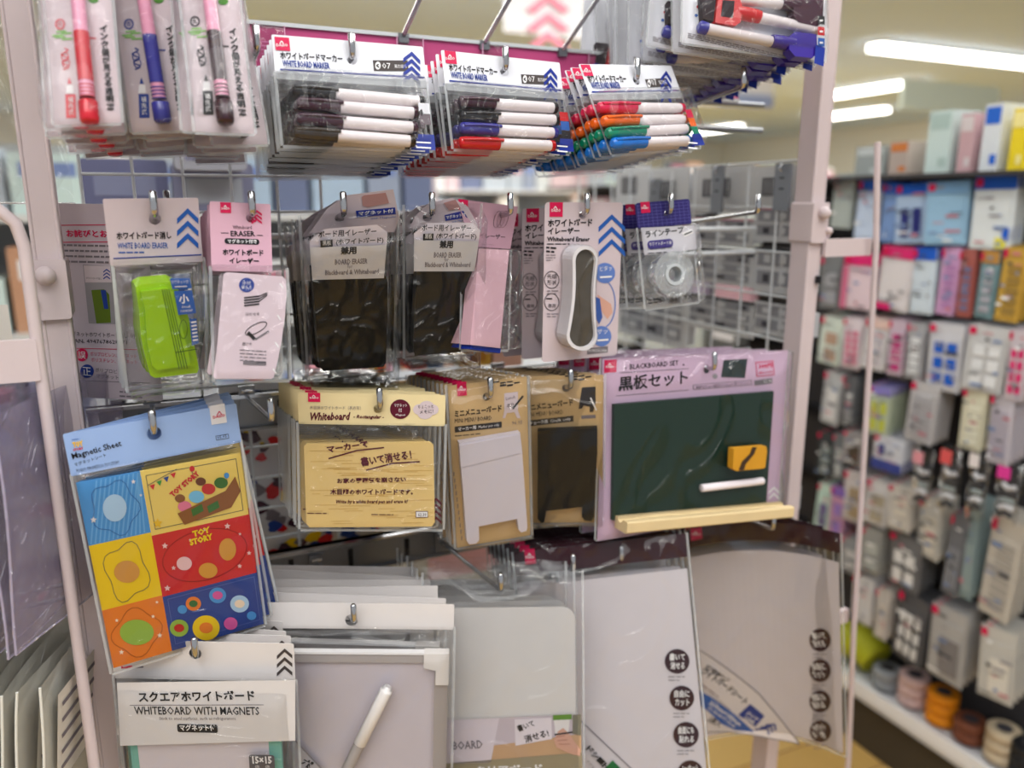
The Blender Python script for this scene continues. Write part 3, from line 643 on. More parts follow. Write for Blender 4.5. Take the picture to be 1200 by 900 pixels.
# long pink eraser
c = Card('eraser_pack', 'long pale pink eraser on pink card with a blue base strip', 'eraser pack', [(536, 233), (607, 242), (588, 412), (548, 408)], -.18, HOOKS[2][4], yaw0=20)
h = MB(); c.plate(h, [(536, 233), (607, 242), (598, 292), (562, 290), (552, 290)], M('card_dusty_pink', (180, 140, 154), .45, coat=.3), 0, .0005)
c.logo(h, (537, 233), (548, 247)); c.text(h, 'イレーザー', (562, 279), (592, 281), 6, INK, bold=.02); c.fine(h, (563, 286), (592, 288), 1, 2, GREYI, 1)
for k in range(3): c.arc(h, (583+k*4, 257), 4, 10, .8, INK, rotd=15)
c.done(h, 'header_card')
m = MB(); c.plate(m, [(561, 291), (597, 293), (594, 320), (586, 408), (551, 404), (557, 340)], M('eraser_dusty_pink', (208, 168, 180), .4, coat=.4), .003, .02); er = c.done(m, 'eraser')
m = MB(); c.plate(m, [(552, 404), (587, 408), (586, 414), (551, 409)], TAGB, .002, .018); c.done(m, 'base_strip', er)
c.done(c.bag(0, -c.h, c.w, -c.h*.3, .024, seed=44, sq=5), 'clear_bag')
c.stack(3, .03, bk('long pale pink eraser'), jit=(2, 3), seed=16)

# oval eraser blister
c = Card('eraser_blister_pack', 'oval whiteboard eraser in a clear blister on pinkish card with blue chevrons', 'eraser pack', [(639, 237), (730, 237), (723, 416), (635, 425)], -.19, HOOKS[2][5], group='oval eraser blister cards')
h = MB(); c.base(h, PINKW, r=.004, hr=.0042)
c.logo(h, (644, 237), (659, 254)); c.text(h, 'ホワイトボード', (642, 266), (694, 265), 9, INK, bold=.03); c.text(h, 'イレーザー', (642, 275), (679, 274.5), 8, INK, bold=.03)
c.text(h, 'Whiteboard Eraser', (641, 283), (691, 283), 5.5, INK, bold=.03); c.fine(h, (641, 286), (689, 286), 1, 2, INK, 1.2); c.fine(h, (640, 290), (652, 291), 2, 4.5, INK, 2.2); c.fine(h, (640, 299), (651, 299), 3, 3, GREYI, 1)
c.chev(h, 717, 251, 31, 15, 6, 3, 14.5, BLUE)
for yy, t in ((328, '先細形状'), (354, '')): 
    c.arc(h, (646.5, yy), 8.5, 10, .8, INK)
    if t: c.text(h, '先細', (641, yy-1), (652, yy-1), 6, INK); c.text(h, '形状', (641, yy+6), (652, yy+6), 6, INK)
    else: c.fine(h, (640, yy-4), (653, yy-4), 1, 2, INK, 1.5); c.text(h, '専用', (642, yy+7), (651, yy+7), 5, INK); 
for yy in (341, 368): c.fine(h, (641, yy), (654, yy), 2, 3, GREYI, 1.1)
LB = M('ink_soft_blue', (96, 124, 190), .5)
c.disc(h, (709, 320), 12, 12, LB); c.text(h, 'ピタッ', (703, 318), (717, 317), 6, INKW, .0008); c.rule(h, (703, 325), (717, 324), 2, INKW, .0008); c.disc(h, (705, 394), 11.5, 12, LB); c.text(h, 'サッ', (700, 392), (712, 391), 6, INKW, .0008); c.rule(h, (700, 399), (713, 398), 2, INKW, .0008)
c.arc(h, (706, 356), 15, 28, 1.3, LB, a0=-75, a1=75); c.poly(h, [(700, 345), (716, 356), (718, 366), (712, 374), (706, 366), (701, 356)], M('photo_skin', (208, 160, 142), .5), .0004); c.poly(h, [(698, 348), (703, 350), (706, 372), (702, 380), (698, 372)], M('ink_mid_blue', (60, 90, 160), .5), .0006)
x0, z0, x1, z1 = c.box4((688, 408), (712, 413)); h.flat([(x0, z0), (x1, z0), (x1, z1), (x0, z1)], -.0003, GREYI); c.text(h, 'H60 MADE IN CHINA', (689, 412.5), (711, 412.5), 3.4, INKW, .0006)
c.done(h, 'backing_card')
def eight(cx0, cy0, r0, cx1, cy1, r1, n=12):
    pts = []
    for i in range(n+1): t = math.radians(180+180*i/n); pts.append((cx0+r0*math.cos(t), cy0+r0*1.15*math.sin(t)))
    for i in range(1, 6): s_ = i/6; w = r0+(r1-r0)*s_-3.0*math.sin(PI*s_); pts.append((cx0+(cx1-cx0)*s_+w, cy0+(cy1-cy0)*s_))
    for i in range(n+1): t = math.radians(180*i/n); pts.append((cx1+r1*math.cos(t), cy1+r1*math.sin(t)))
    for i in range(5, 0, -1): s_ = i/6; w = r0+(r1-r0)*s_-3.0*math.sin(PI*s_); pts.append((cx0+(cx1-cx0)*s_-w, cy0+(cy1-cy0)*s_))
    return pts
m = MB(); o1 = [c.L(*p, .022) for p in eight(686, 305, 15, 682, 393, 18)]; i1 = [c.L(*p, .022) for p in eight(686.5, 306, 12, 682.5, 392, 15)]
m.prism(o1, -.022, -.0005, M('eraser_shell_white', (226, 222, 226), .3, coat=.5), [i1]); er = c.done(m, 'eraser')
m = MB(); m.prism([c.L(*p, .018) for p in eight(686.5, 306, 12, 682.5, 392, 15)], -.018, -.002, M('felt_brown_grey', (74, 68, 60), .7, noise=.35, nscale=60)); c.done(m, 'felt', er)
m = MB(); m.prism([c.L(*p, .0245) for p in eight(686, 305, 16, 682, 393, 19)], -.0245, -.0008, GLOSSF); c.done(m, 'blister')
c.stack(3, .055, bk('oval eraser blister card'), jit=(1, 1.), seed=7)

# line tape
c = Card('line_tape_pack', 'line tape roll in a clear bag with navy grid header', 'tape pack', [(745, 238), (807, 233), (820, 354), (756, 362)], -.19, HOOKS[2][6], group='line tape packs with navy headers')
h = MB(); c.base(h, M('header_navy', (46, 38, 104), .35, coat=.4), z0=-c.h*.24, hr=.004, r=.003)
for k in range(12): x = c.w*(.03+k*.084); h.flat([(x, -c.h*.238), (x+.0004, -c.h*.238), (x+.0004, -.002), (x, -.002)], -.0004, M('grid_lilac', (96, 90, 160), .5))
for k in range(7): z = -c.h*.03*(k+1); h.flat([(.001, z), (c.w-.001, z), (c.w-.001, z+.0004), (.001, z+.0004)], -.0004, _M['grid_lilac'])
c.logo(h, (750, 237), (762, 249)); c.done(h, 'header_card')
m = MB(); lab = [(751, 267), (814, 264), (817, 292), (755, 299)]; c.poly(m, lab, M('label_silver_white', (204, 200, 206), .4, coat=.4), .006)
c.text(m, 'ラインテープ', (757, 279), (802, 273), 8.5, INK, .0065, .03)
x0, z0, x1, z1 = c.box4((758, 282.5), (789, 289.5), .006); m.flat(rrect(x0, z0, x1, z1, (z1-z0)*.45), -.0065, PURP); c.text(m, 'ホワイトボード用', (761, 288.5), (787, 286.5), 4.5, INKW, .007)
c.text(m, 'STRAIGHT LINE TAPE', (759, 293.5), (788, 291), 3, INK, .0065); c.fine(m, (759, 297), (800, 294), 1, 2, INK, 1, .0065); c.poly(m, [(799, 273), (811, 268), (813, 273), (802, 278)], INKW, .0065); c.rule(m, (802, 275), (811, 271), 1.4, INK, .007)
c.text(m, 'ライン幅', (762, 347), (774, 345), 4, INK, .0065); c.text(m, '2mm×16m', (776, 346), (800, 342), 5, INK, .0065); c.text(m, '80~110.9X', (772, 355), (812, 350), 5.5, INK, .0065); c.fine(m, (760, 352), (774, 350), 2, 3.5, INK, 1.4, .0065); c.done(m, 'printed_label')
m = MB(); cx, cz = c.L(786, 322, .008); R_ = abs(c.L(809, 322, .008)[0]-cx)
TAPE = film('clear_tape_case', tint=(240, 244, 246), haze=.22, gloss=.25, bump=.2, rough=.06)
m.prism(circ(cx, cz, R_, 32), -.016, -.004, TAPE, [circ(cx, cz, R_*.30, 24)]); m.prism(circ(cx, cz, R_*.48, 28), -.0175, -.003, M('tape_core_clear', (206, 210, 212), .2, coat=.8), [circ(cx, cz, R_*.34, 24)])
m.prism(circ(cx, cz, R_*.62, 28), -.0165, -.0035, TAPE, [circ(cx, cz, R_*.5, 24)]); c.done(m, 'tape_roll')
c.done(c.bag(0, -c.h, c.w, -c.h*.23, .02, mat=CLEARH, seed=46, wr=.003), 'clear_bag')
c.stack(5, .030, bk('line tape pack'), jit=(2, 2), seed=8)

# ------------------------------------------------------------------ row three
# magnetic sheet: cartoon figures of the print are left out, only its panels, frames and lettering remain
c = Card('magnetic_sheet_pack', 'magnetic sheet pack of blue, yellow, red and orange panels under pale blue header', 'magnet sheet', [(76, 511), (275, 470), (311, 733), (130, 787)], -.19, HOOKS[3][0], group='magnetic sheet packs', syaw=16, spitch=8)
LBH = M('header_pale_blue', (150, 178, 226), .35, coat=.5)
h = MB(); hz = (c.L(81, 553)[1]+c.L(285, 523)[1])/2; c.base(h, LBH, z0=hz, x0=-.001, x1=c.w+.001, hr=.0062)
c.poly(h, [(245, 476), (263, 472.5), (266, 495), (248, 498)], WHITE); c.text(h, 'DAISO', (250, 491), (264, 488), 3.5, CRIM, .0008, .02); c.rule(h, (254, 487), (257, 482), .9, CRIM, .0008); c.rule(h, (257, 482), (260, 486), .9, CRIM, .0008)
c.text(h, 'TOY', (86, 525), (98, 522.5), 7, M('ink_yellow', (240, 190, 30), .4), .0008, .06); c.text(h, 'STORY', (86, 529), (98, 526.5), 3, CR, .0008, .05); c.fine(h, (84, 515.5), (102, 513), 1, 2, BLUE, .8)
c.text(h, 'Magnetic Sheet', (86, 540.5), (143.5, 524.5), 9.5, INK, .0006, .015); c.text(h, 'マグネットシート', (88, 547), (125, 535), 4.5, INK); c.text(h, 'FOGLIO MAGNETICO: TOY STORY', (90, 553.5), (140, 543), 3.6, INK)
c.rule(h, (253, 513.5), (268, 511), 5.4, INK); c.rule(h, (253.5, 513.4), (267.5, 511.1), 4.2, LBH, .0007); c.text(h, '95.95', (255, 515), (266, 512.5), 3.4, INK, .0009); c.done(h, 'header_card')
m = MB(); T, U = .002, .0032
sheet = [(89, 566), (281.5, 530.5), (309, 731), (133, 783)]
S0, S1, S2, S3 = [np.array(p, float) for p in sheet]
def q(u, v): return S0+(S1-S0)*u+(S3-S0)*v+((S2-S3)-(S1-S0))*u*v
YEL = M('panel_yellow', (240, 200, 20), .35, coat=.4); PYE = M('panel_pale_yellow', (238, 206, 104), .35, coat=.4); REDP = M('panel_red', (206, 34, 42), .35, coat=.4); BLP = M('panel_blue', (36, 66, 144), .35, coat=.4); ORP = M('panel_orange', (234, 124, 40), .35, coat=.4); SKY = M('panel_sky', (70, 146, 212), .35, coat=.4)
c.plate(m, [q(0, 0), q(1, 0), q(1, 1), q(0, 1)], WHITE, .0002, T-.0004)
def pan(u0, v0, u1, v1, mat): c.plate(m, [q(u0, v0), q(u1, v0), q(u1, v1), q(u0, v1)], mat, .0006, T)
pan(0, 0, .39, .34, SKY); pan(.39, 0, 1, .36, PYE); pan(0, .34, .39, .69, YEL); pan(.39, .36, 1, .70, REDP); pan(0, .69, .39, 1, ORP); pan(.39, .70, 1, 1, BLP)
SK2 = M('stripe_sky', (104, 170, 224), .35)
for k in range(14):
    u0 = .01+k*.028
    if u0+.012 < .38: c.poly(m, [q(max(0, u0-.0), .335), q(u0+.010, .335), q(min(.388, u0+.12), .005), q(min(.378, u0+.11), .005)], SK2, T+.0002)
LINE = M('cut_line', (70, 70, 80), .5)
def loop(pts, mat, t=.8, d=T+.0005):
    for a, b_ in zip(pts, pts[1:]+pts[:1]): c.rule(m, q(*a), q(*b_), t, mat, d)
def blob(cu, cv, ru, rv, k, amp, seed, n=28):
    r = random.Random(seed); ph = r.uniform(0, 6)
    return [(cu+ru*(1+amp*math.sin(k*t+ph))*math.cos(t), cv+rv*(1+amp*math.sin(k*t+ph))*math.sin(t)) for t in [2*PI*i/n for i in range(n)]]
loop(blob(.2, .17, .14, .14, 5, .12, 1), M('cut_line_blue', (40, 100, 170), .5)); loop(blob(.2, .52, .13, .15, 4, .15, 2), LINE, .7); loop(blob(.19, .85, .15, .12, 4, .12, 3), M('cut_line_brown', (180, 90, 30), .5))
loop([(.42, .03), (.97, .03), (.97, .33), (.42, .33)], LINE, .6); loop(blob(.695, .53, .26, .145, 2, .03, 4), M('cut_line_red', (150, 20, 30), .5), .8)
loop([(.42, .72), (.98, .72), (.98, .97), (.42, .97)], M('cut_line_navy', (90, 110, 180), .5), .6)
def st(u, v, r, mat, d=T+.0007):
    a = q(u, v); pts = [(a[0]+(r if i % 2 == 0 else r*.45)*math.sin(PI*i/5), a[1]-(r if i % 2 == 0 else r*.45)*math.cos(PI*i/5)) for i in range(10)]; c.poly(m, pts, mat, d)
for u, v, r in ((.06, .21, 4), (.34, .05, 3), (.37, .13, 2)): st(u, v, r, WHITE)
for u, v, r in ((.43, .66, 4), (.62, .43, 2), (.86, .40, 4), (.93, .46, 2), (.97, .58, 3), (.49, .56, 3), (.9, .64, 3), (.46, .43, 4), (.72, .39, 2.5)): st(u, v, r, M('star_pink', (236, 190, 190), .4))
for u, v, r in ((.07, .93, 3.2), (.33, .90, 3.2), (.31, .79, 2.5), (.08, .76, 2.5), (.35, .72, 2.2)): st(u, v, r, M('star_cream', (250, 226, 200), .4))
def words(t, a, b_, hpx, mat, bold=.06): c.text(m, t, a, b_, hpx, mat, T+.0008, bold)
words('TOY STORY', (203, 583), (235, 556), 7, REDP); words('TOY', (226.5, 630), (247, 624), 8, YEL); words('STORY', (223, 640), (250, 632), 8, YEL)
for k, mt in enumerate((REDP, M('pennant_green', (60, 150, 60), .4), BLP, REDP)):
    a = q(.445+.045*k, .095-.014*k); c.poly(m, [(a[0]-3, a[1]-1), (a[0]+3.5, a[1]-3), (a[0]+1.5, a[1]+4)], mt, T+.0008)
c.rule(m, q(.42, .085), q(.61, .025), .6, LINE, T+.0007)
for u, v, mt in ((.70, .04, REDP), (.90, .115, SKY)): a = q(u, v); c.disc(m, a, 3, 3.4, mt, T+.0008); c.rule(m, (a[0], a[1]+3), (a[0]+1, a[1]+9), .5, LINE, T+.0007)
# plain toy chest of the print
BR_ = M('print_brown', (140, 86, 44), .4); c.poly(m, [q(.60, .34), q(.57, .27), q(.88, .20), q(.95, .13), q(.97, .22), q(.90, .30)], BR_, T+.0009)
for u in (.66, .76): c.poly(m, [q(u, .305), q(u+.07, .285), q(u+.065, .245), q(u-.005, .265)], M('print_green', (60, 110, 50), .4), T+.0011)
for u, v, r, mt in ((.62, .24, 8, M('print_pink', (226, 120, 150), .4)), (.70, .20, 9, M('print_sky', (120, 190, 226), .4)), (.78, .17, 8, CR), (.86, .15, 8, M('print_green')), (.60, .19, 6, BR_), (.74, .12, 6, M('print_brown2', (110, 60, 36), .4))): c.disc(m, q(u, v), r, r*.8, mt, T+.0007)
st(.44, .30, 6, M('ink_yellow'))
# neutral shapes where figures were
c.disc(m, q(.2, .17), 14, 16, M('shape_pale_blue', (176, 208, 236), .4), T+.0006); c.disc(m, q(.2, .52), 15, 13, M('shape_tan', (214, 150, 70), .4), T+.0006); c.disc(m, q(.19, .85), 20, 15, M('shape_leaf', (150, 184, 70), .4), T+.0006)
c.disc(m, q(.56, .55), 9, 8, M('star_pink'), T+.0006); c.disc(m, q(.70, .62), 11, 9, M('shape_ochre', (214, 150, 60), .4), T+.0006); c.disc(m, q(.84, .53), 10, 13, M('shape_ochre'), T+.0006)
for u, v, r, mt in ((.50, .795, 5.5, SKY), (.575, .78, 9, ORP), (.735, .77, 10, SKY), (.865, .85, 11, M('shape_pale_blue')), (.46, .89, 11, M('shape_leaf')), (.63, .93, 16, YEL), (.79, .945, 8, M('shape_magenta', (220, 90, 160), .4)), (.93, .935, 5.5, SKY)):
    c.disc(m, q(u, v), r, r*.92, mt, T+.0007); 
for u, v, r, mt in ((.575, .78, 5, M('print_green')), (.735, .77, 6, M('shape_magenta')), (.865, .85, 6, M('star_cream')), (.46, .89, 6, CR), (.63, .93, 8, ORP)): c.disc(m, q(u, v), r, r*.8, mt, T+.0009)
c.done(m, 'magnet_sheet')
bg = c.bag(.0, -c.h-.001, c.w, hz+.002, .006, mat=GLOSSF, seed=47, wr=.0008); c.done(bg, 'clear_bag')
c.stack(3, .016, bk('blue-headed magnetic sheet pack'), jit=(1, .5), seed=18, rolls=(-2.2, -4.2, -5))

# wood-grain whiteboard
c = Card('woodgrain_whiteboard_pack', 'wood-grain whiteboard with red handwriting in a clear bag, cream header', 'whiteboard', [(349, 460), (522, 463), (519, 621), (352, 620)], -.19, HOOKS[3][2], group='wood-grain whiteboard packs')
h = MB(); hz = c.L(430, 498)[1]; c.base(h, CREAM, z0=hz, hr=.0045)
c.logo(h, (361, 460), (375.5, 471)); c.text(h, '木目調ホワイトボード（長方形）', (363, 480), (423, 480.5), 4.5, GREYI); c.text(h, 'Whiteboard', (364, 493), (411, 492.5), 9.5, MAROON, .0006, .03, shear=.3); c.text(h, '- Rectangular -', (414, 491.5), (450, 492), 5.5, MAROON, .0006, .03, shear=.3)
c.disc(h, (469, 479.5), 12, 11.5, MAROON); c.text(h, 'マグネット', (462, 477), (477, 477), 4, INKW, .0008); c.text(h, '付', (467, 483), (471, 483), 4.5, INKW, .0008); c.text(h, 'Magnet', (464, 488), (475, 488), 3, INKW, .0008)
for a, r_ in (((492, 480), 8), ((500, 477), 9), ((506, 480), 8), ((498, 484), 9)): c.disc(h, a, r_, r_*.8, PINKW, .0005)
c.text(h, 'ちょこっと', (490, 479), (508, 478), 4, INK, .0008); c.text(h, 'メモに！', (492, 485), (508, 484), 4, INK, .0008); c.done(h, 'header_card')
m = MB(); brd = [(356, 523), (359, 520), (503, 518), (508, 522), (509.5, 612), (506, 617), (363, 618), (359, 614)]
c.plate(m, brd, M('wood_yellow', (230, 198, 130), .4, coat=.4, noise=.05, nscale=12), .0006, .004)
WG = M('wood_streak', (212, 172, 98), .5); r = random.Random(3)
for k in range(70):
    x = r.uniform(360, 490); yy = r.uniform(523, 614); l = r.uniform(8, 40); c.rule(m, (x, yy), (min(507, x+l), yy-.2), .7, WG, .0043)
D = .0047
c.text(m, 'マーカーで', (384, 531), (432, 524), 8, MAROON, D, .04); c.text(m, '書いて消せる！', (424, 547), (483, 538), 11, MAROON, D, .03)
for a, b_ in (((385, 537.5), (418, 528)), ((418, 528), (450, 524.5)), ((429, 551), (460, 543)), ((460, 543), (492, 541))): c.rule(m, a, b_, 1.6, MAROON, D)
c.text(m, 'お家の雰囲気を崩さない', (395, 567), (476, 565), 6.5, MAROON, D, .03); c.text(m, '木目調のホワイトボードです。', (387, 580), (484, 580), 7, MAROON, D, .03)
c.text(m, 'Write by a white board pen and erase it!', (394, 591.5), (478, 591), 6, MAROON, D, .02, shear=.3); c.fine(m, (360, 601.5), (404, 602), 1, 2, MAROON, 1.1, D); c.fine(m, (435, 603), (482, 603.5), 1, 2, MAROON, .9, D)
c.poly(m, [(487, 599), (501.5, 599), (501.5, 606.5), (487, 606.5)], MAROON, D); c.poly(m, [(487.6, 599.6), (501, 599.6), (501, 606), (487.6, 606)], INKW, D+.0003); c.text(m, '62.39', (490, 605), (499.5, 605), 3.6, INK, D+.0005)
c.done(m, 'whiteboard')
m = MB(); c.chev(m, 511, 583, 13, 6, 3.4, 4, 7.3, MAROON, d=.002); c.done(m, 'printed_chevrons')
c.done(c.bag(0, -c.h, c.w, hz+.002, .008, seed=48, wr=.0012), 'clear_bag')
c.stack(8, .016, bk('wood-grain whiteboard pack'), jit=(1.5, 1.2), seed=19)

# mini menu boards
def menu(label, cor, hook, dark, brd, notch, tx, n, lb, seed):
    c = Card('mini_menu_board_pack', label, 'menu board', cor, -.19, hook, group='mini menu boards on kraft cards')
    h = MB(); c.base(h, KRAFT, hr=.0045)
    X, Y = tx; c.logo(h, (X-2, Y+2), (X+10, Y+17)) if not dark else None
    c.text(h, 'ミニメニューボード', (X-4, Y+43), (X+51, Y+36), 8, INK, .0006, .03); c.text(h, 'MINI MENU BOARD', (X-4, Y+50), (X+39, Y+46), 5, INK, .0006)
    c.poly(h, [(X-4, Y+54), (X+51, Y+48), (X+51, Y+55), (X-4, Y+61)], M('ink_soft_black', (44, 40, 42), .5)); c.text(h, 'マーカー用' if not dark else 'チョーク用', (X, Y+59.5), (X+21, Y+57), 4.5, INKW, .0008, .02); c.text(h, 'Marker pen only' if not dark else 'Chalk only', (X+24, Y+57), (X+48, Y+54), 4, INKW, .0008)
    if not dark: c.fine(h, (X-4, Y+65), (X+50, Y+60), 1, 2, INK, 1); c.text(h, '96.95', (X+63, Y+52), (X+75, Y+51), 4.5, GREYI)
    for k in range(4): c.rule(h, (X+41+k*8, Y+2+k%2), (X+48+k*8, Y+1+k%2), 1.6, INK)
    for k in range(2): c.rule(h, (X+49+k*8, Y+6), (X+56+k*8, Y+5), 2.2, INK)
    if not dark:
        c.poly(h, [(X+54, Y+15), (X+70, Y+13), (X+70, Y+35), (X+73, Y+44), (X+69, Y+44), (X+66, Y+37), (X+57, Y+38), (X+55, Y+44), (X+52, Y+44), (X+54, Y+36)], PINKW); c.text(h, 'Lunch', (X+56, Y+23), (X+67, Y+21), 4, GREYI, .0008); c.text(h, '本日', (X+57, Y+32), (X+65, Y+31), 5, INK, .0008)
        c.rule(h, (X+64, Y+33), (X+76, Y+18), 2.2, INK, .001)
    else:
        c.poly(h, [(X+61, Y+15), (X+77, Y+14), (X+77, Y+34), (X+74, Y+44), (X+70, Y+44), (X+70, Y+38), (X+63, Y+36), (X+61, Y+40), (X+57, Y+40)], M('ink_soft_black')); c.rule(h, (X+71, Y+27), (X+78, Y+42), 1.6, INKW, .0008); c.rule(h, (X+60, Y+50), (X+77, Y+49), 4, GREYI)
    for k in range(11): c.rule(h, (brd[0][0]-6+k*.9, brd[0][1]+34+k*7.5), (brd[0][0]-6+k*.9, brd[0][1]+39+k*7.5), 1., GREYI) if not dark else None
    c.done(h, 'backing_card')
    bm = M('menu_board_white', (222, 214, 224), .35, coat=.4) if not dark else M('menu_board_black', (10, 11, 13), .45)
    m = MB(); c.plate(m, brd, bm, .0008, .009); c.plate(m, [(brd[0][0]+.5, brd[0][1]+3), (brd[1][0]-1, brd[1][1]+2), (brd[1][0], brd[1][1]+24), (brd[0][0]+2, brd[0][1]+29)], bm, .002, .0098) ; bo = c.done(m, 'menu_board')
    c.done(c.bag(-.001, -c.h-.001, c.w+.001, .001, .013, mat=GLOSSF, seed=seed, wr=.0012, sq=7), 'clear_bag')
    c.stack(n, .014, bk(lb), jit=(2, 1.2), seed=seed)
menu('white A-frame mini menu board on kraft card', [(524, 452), (618, 441.5), (621, 627), (536, 642)], HOOKS[3][3], False,
     [(538, 519), (609.5, 507), (612, 530), (618, 618), (617, 622), (611, 624), (608, 621), (606, 608), (561, 617), (561.5, 633), (558, 637), (550, 638), (547, 634), (543, 580)], None, (537, 446), 10, 'white mini menu board pack', 61)
menu('black A-frame mini menu board on kraft card', [(617, 440), (708, 440), (705, 612), (624, 613)], HOOKS[3][4], True,
     [(630, 505), (700, 502), (700, 530), (696, 606), (693, 611), (685, 610), (682, 606), (683, 594), (640, 599), (638, 612), (634, 613), (630, 608)], None, (621, 439), 8, 'black mini menu board pack', 62)

# blackboard set
MAUVE = M('card_mauve', (206, 176, 202), .4, coat=.4)
c = Card('blackboard_set_pack', 'green blackboard set with wooden ledge, chalk and yellow eraser on mauve card', 'blackboard set', [(707, 421), (923, 410), (912, 600), (699, 634)], -.185, HOOKS[3][5], group='blackboard sets on mauve cards')
h = MB(); c.base(h, MAUVE, hr=.005)
c.logo(h, (708, 422), (722, 436)); c.text(h, 'BLACKBOARD SET', (738, 433), (795, 428), 6, INK, .0006, .01); c.disc(h, (733, 431.5), 1, 1, INK); c.disc(h, (801, 427.5), 1, 1, INK); c.rule(h, (726, 437), (807, 432), .7, GREYI)
c.text(h, '黒板セット', (725, 459), (806, 450), 17, INK, .0006, .02); c.rule(h, (722, 464), (807, 457), .7, GREYI)
c.rule(h, (812, 454), (881, 448), 6, GREYI); c.rule(h, (813, 453.8), (880, 448.2), 4.6, MAUVE, .0007); c.text(h, '横約27cm×縦約19.2cm×厚さ0.5cm', (815, 456), (878, 450), 3.6, INK, .0009); c.rule(h, (884, 449), (905, 446), 6, GREYI); c.text(h, '62.98', (895, 449), (904, 448), 3.6, INKW, .0009)
c.poly(h, [(848, 422), (876, 420.5), (873, 443), (845, 442)], M('print_board', (46, 58, 60), .5)); c.text(h, 'T', (853, 433), (860, 432), 3, INKW, .0008); c.disc(h, (838, 441), 3, 3, M('photo_grey'))
c.rule(h, (886, 433), (907, 431), 17, CRIM); c.rule(h, (887, 433), (906, 431.1), 15, M('card_mauve'), .0007); c.text(h, '300円', (889, 432.5), (905, 431), 6, CRIM, .0009, .04); c.text(h, '(税込330円)', (889, 439), (905, 437.5), 3.4, CRIM, .0009, .02)
c.chev(h, 907, 570, 12, 6, 3, 2, 7, INKW); 
c.done(h, 'backing_card')
m = MB(); c.plate(m, [(720, 474), (907, 458.5), (898, 592), (718, 610)], M('chalkboard_green', (18, 48, 36), .5, noise=.12, nscale=8), .0008, .006); c.done(m, 'blackboard')
PINE = M('pine', (218, 194, 148), .45, noise=.06, nscale=20)
# ledge: grooved profile swept along the bottom
m = MB(); A = Vector(c.P(721, 607, .007)); B = Vector(c.P(914, 590, .007)); e = (B-A).normalized(); up = Vector((-e.z, 0, e.x)); fr = Vector((0, -1, 0))
prof = [(0, 0), (0, .003), (.004, .003), (.006, -.0005), (.010, -.0025), (.014, -.0005), (.016, .0025), (.024, .0025), (.0255, .001), (.0255, -.010), (.024, -.0115), (0, -.0115)]
vs = [A+fr*a+up*b_ for a, b_ in prof]+[B+fr*a+up*b_ for a, b_ in prof]; n = len(prof)
m.add(vs, [(i, (i+1) % n, n+(i+1) % n, n+i) for i in range(n)], PINE); tri = tessellate_polygon([[Vector((a, b_, 0)) for a, b_ in prof]])
m.add(vs[:n], tri, PINE); m.add(vs[n:], tri, PINE); c.done(m, 'wooden_ledge')
m = MB(); m.lathe(c.P(822, 572, .012), c.P(894, 563.5, .012), [(0, .0036), (.004, .0048), (.99, .0048), (1, .004)], M('chalk_white', (236, 226, 230), .5), 16); c.done(m, 'chalk')
m = MB(); c.plate(m, [(860, 526), (898, 523), (899, 528), (897, 547), (895, 549), (863, 552), (859, 549)], M('eraser_yellow', (204, 146, 40), .5, noise=.08), .016, .026); er = c.done(m, 'eraser')
m = MB(); c.plate(m, [(860, 526), (898, 523), (897, 549), (860, 551)], M('felt_navy_black', (22, 24, 34), .9), .006, .016); c.done(m, 'felt', er)
m = MB(); c.plate(m, [(882, 524), (887, 524), (884, 532), (874, 544), (872, 551), (866, 551), (870, 541), (879, 532)], M('strap_brown', (62, 46, 34), .5), .026, .0268); c.done(m, 'strap', er)
c.done(c.bag(-.002, -c.h+.002, c.w+.001, .001, .012, mat=GLOSSF, seed=49, wr=.0016, sq=8), 'clear_bag')
c.stack(3, .036, bk('mauve blackboard set card'), jit=(1, 1.), seed=20)

# ------------------------------------------------------------------ row four
c = Card('square_whiteboard_pack', 'square whiteboard with magnets, teal rim, white printed bag label at lower left', 'whiteboard', [(129, 747), (343, 757), (357, 1010), (158, 1010)], -.19, HOOKS[4][0], group='square whiteboard packs', syaw=6, spitch=3)
HWH = M('header_warm_white', (222, 216, 214), .4, coat=.3)
h = MB(); hz = c.L(240, 797)[1]; c.base(h, HWH, z0=hz, hr=.006)
for k in range(3): c.chev(h, 333.5, 760+k*10, 18, 8, 4.2, 1, 9, M('ink_taupe'), slope=-.05)
c.rule(h, (142, 782), (155, 781.5), 3, CRIM); c.rule(h, (158, 782), (168, 781.5), 2, GREYI); c.done(h, 'header_card')
m = MB(); d = .012
TEAL = M('rim_teal', (120, 184, 172), .4, coat=.4)
x0, z0, x1, z1 = c.box4((147, 828), (336, 1005), .006); zz = z0
m.prism(rrect(x0, zz, x1, z1, .004), -.006, -.001, TEAL); m.prism(rrect(x0+.008, zz+.008, x1-.012, z1-.004, .003), -.0068, -.0055, M('board_white', (214, 206, 214), .3, coat=.5)); c.done(m, 'whiteboard')
m = MB(); A = [(137, 800), (346, 797), (346, 868), (141, 874)]; c.poly(m, A, M('bag_print_white', (222, 218, 218), .4, coat=.4), d)
c.text(m, 'スクエアホワイトボード', (163, 823), (299, 821), 12, INK, d+.0005, .03); c.rule(m, (152, 826.5), (309, 826), .7, GREYI, d+.0005); c.text(m, 'WHITEBOARD WITH MAGNETS', (158, 837.5), (304, 838), 9.5, INK, d+.0005, .01); c.text(m, 'Stick to steel surfaces, such as refrigerators.', (187, 845), (277.5, 845), 5, GREYI, d+.0005)
x0, z0, x1, z1 = c.box4((207.5, 848), (255.5, 858.5), d); m.flat(rrect(x0, z0, x1, z1, .002), -d-.0005, INK); c.text(m, 'マグネット付', (211, 856.5), (253, 856.5), 7.5, INKW, d+.001, .03)
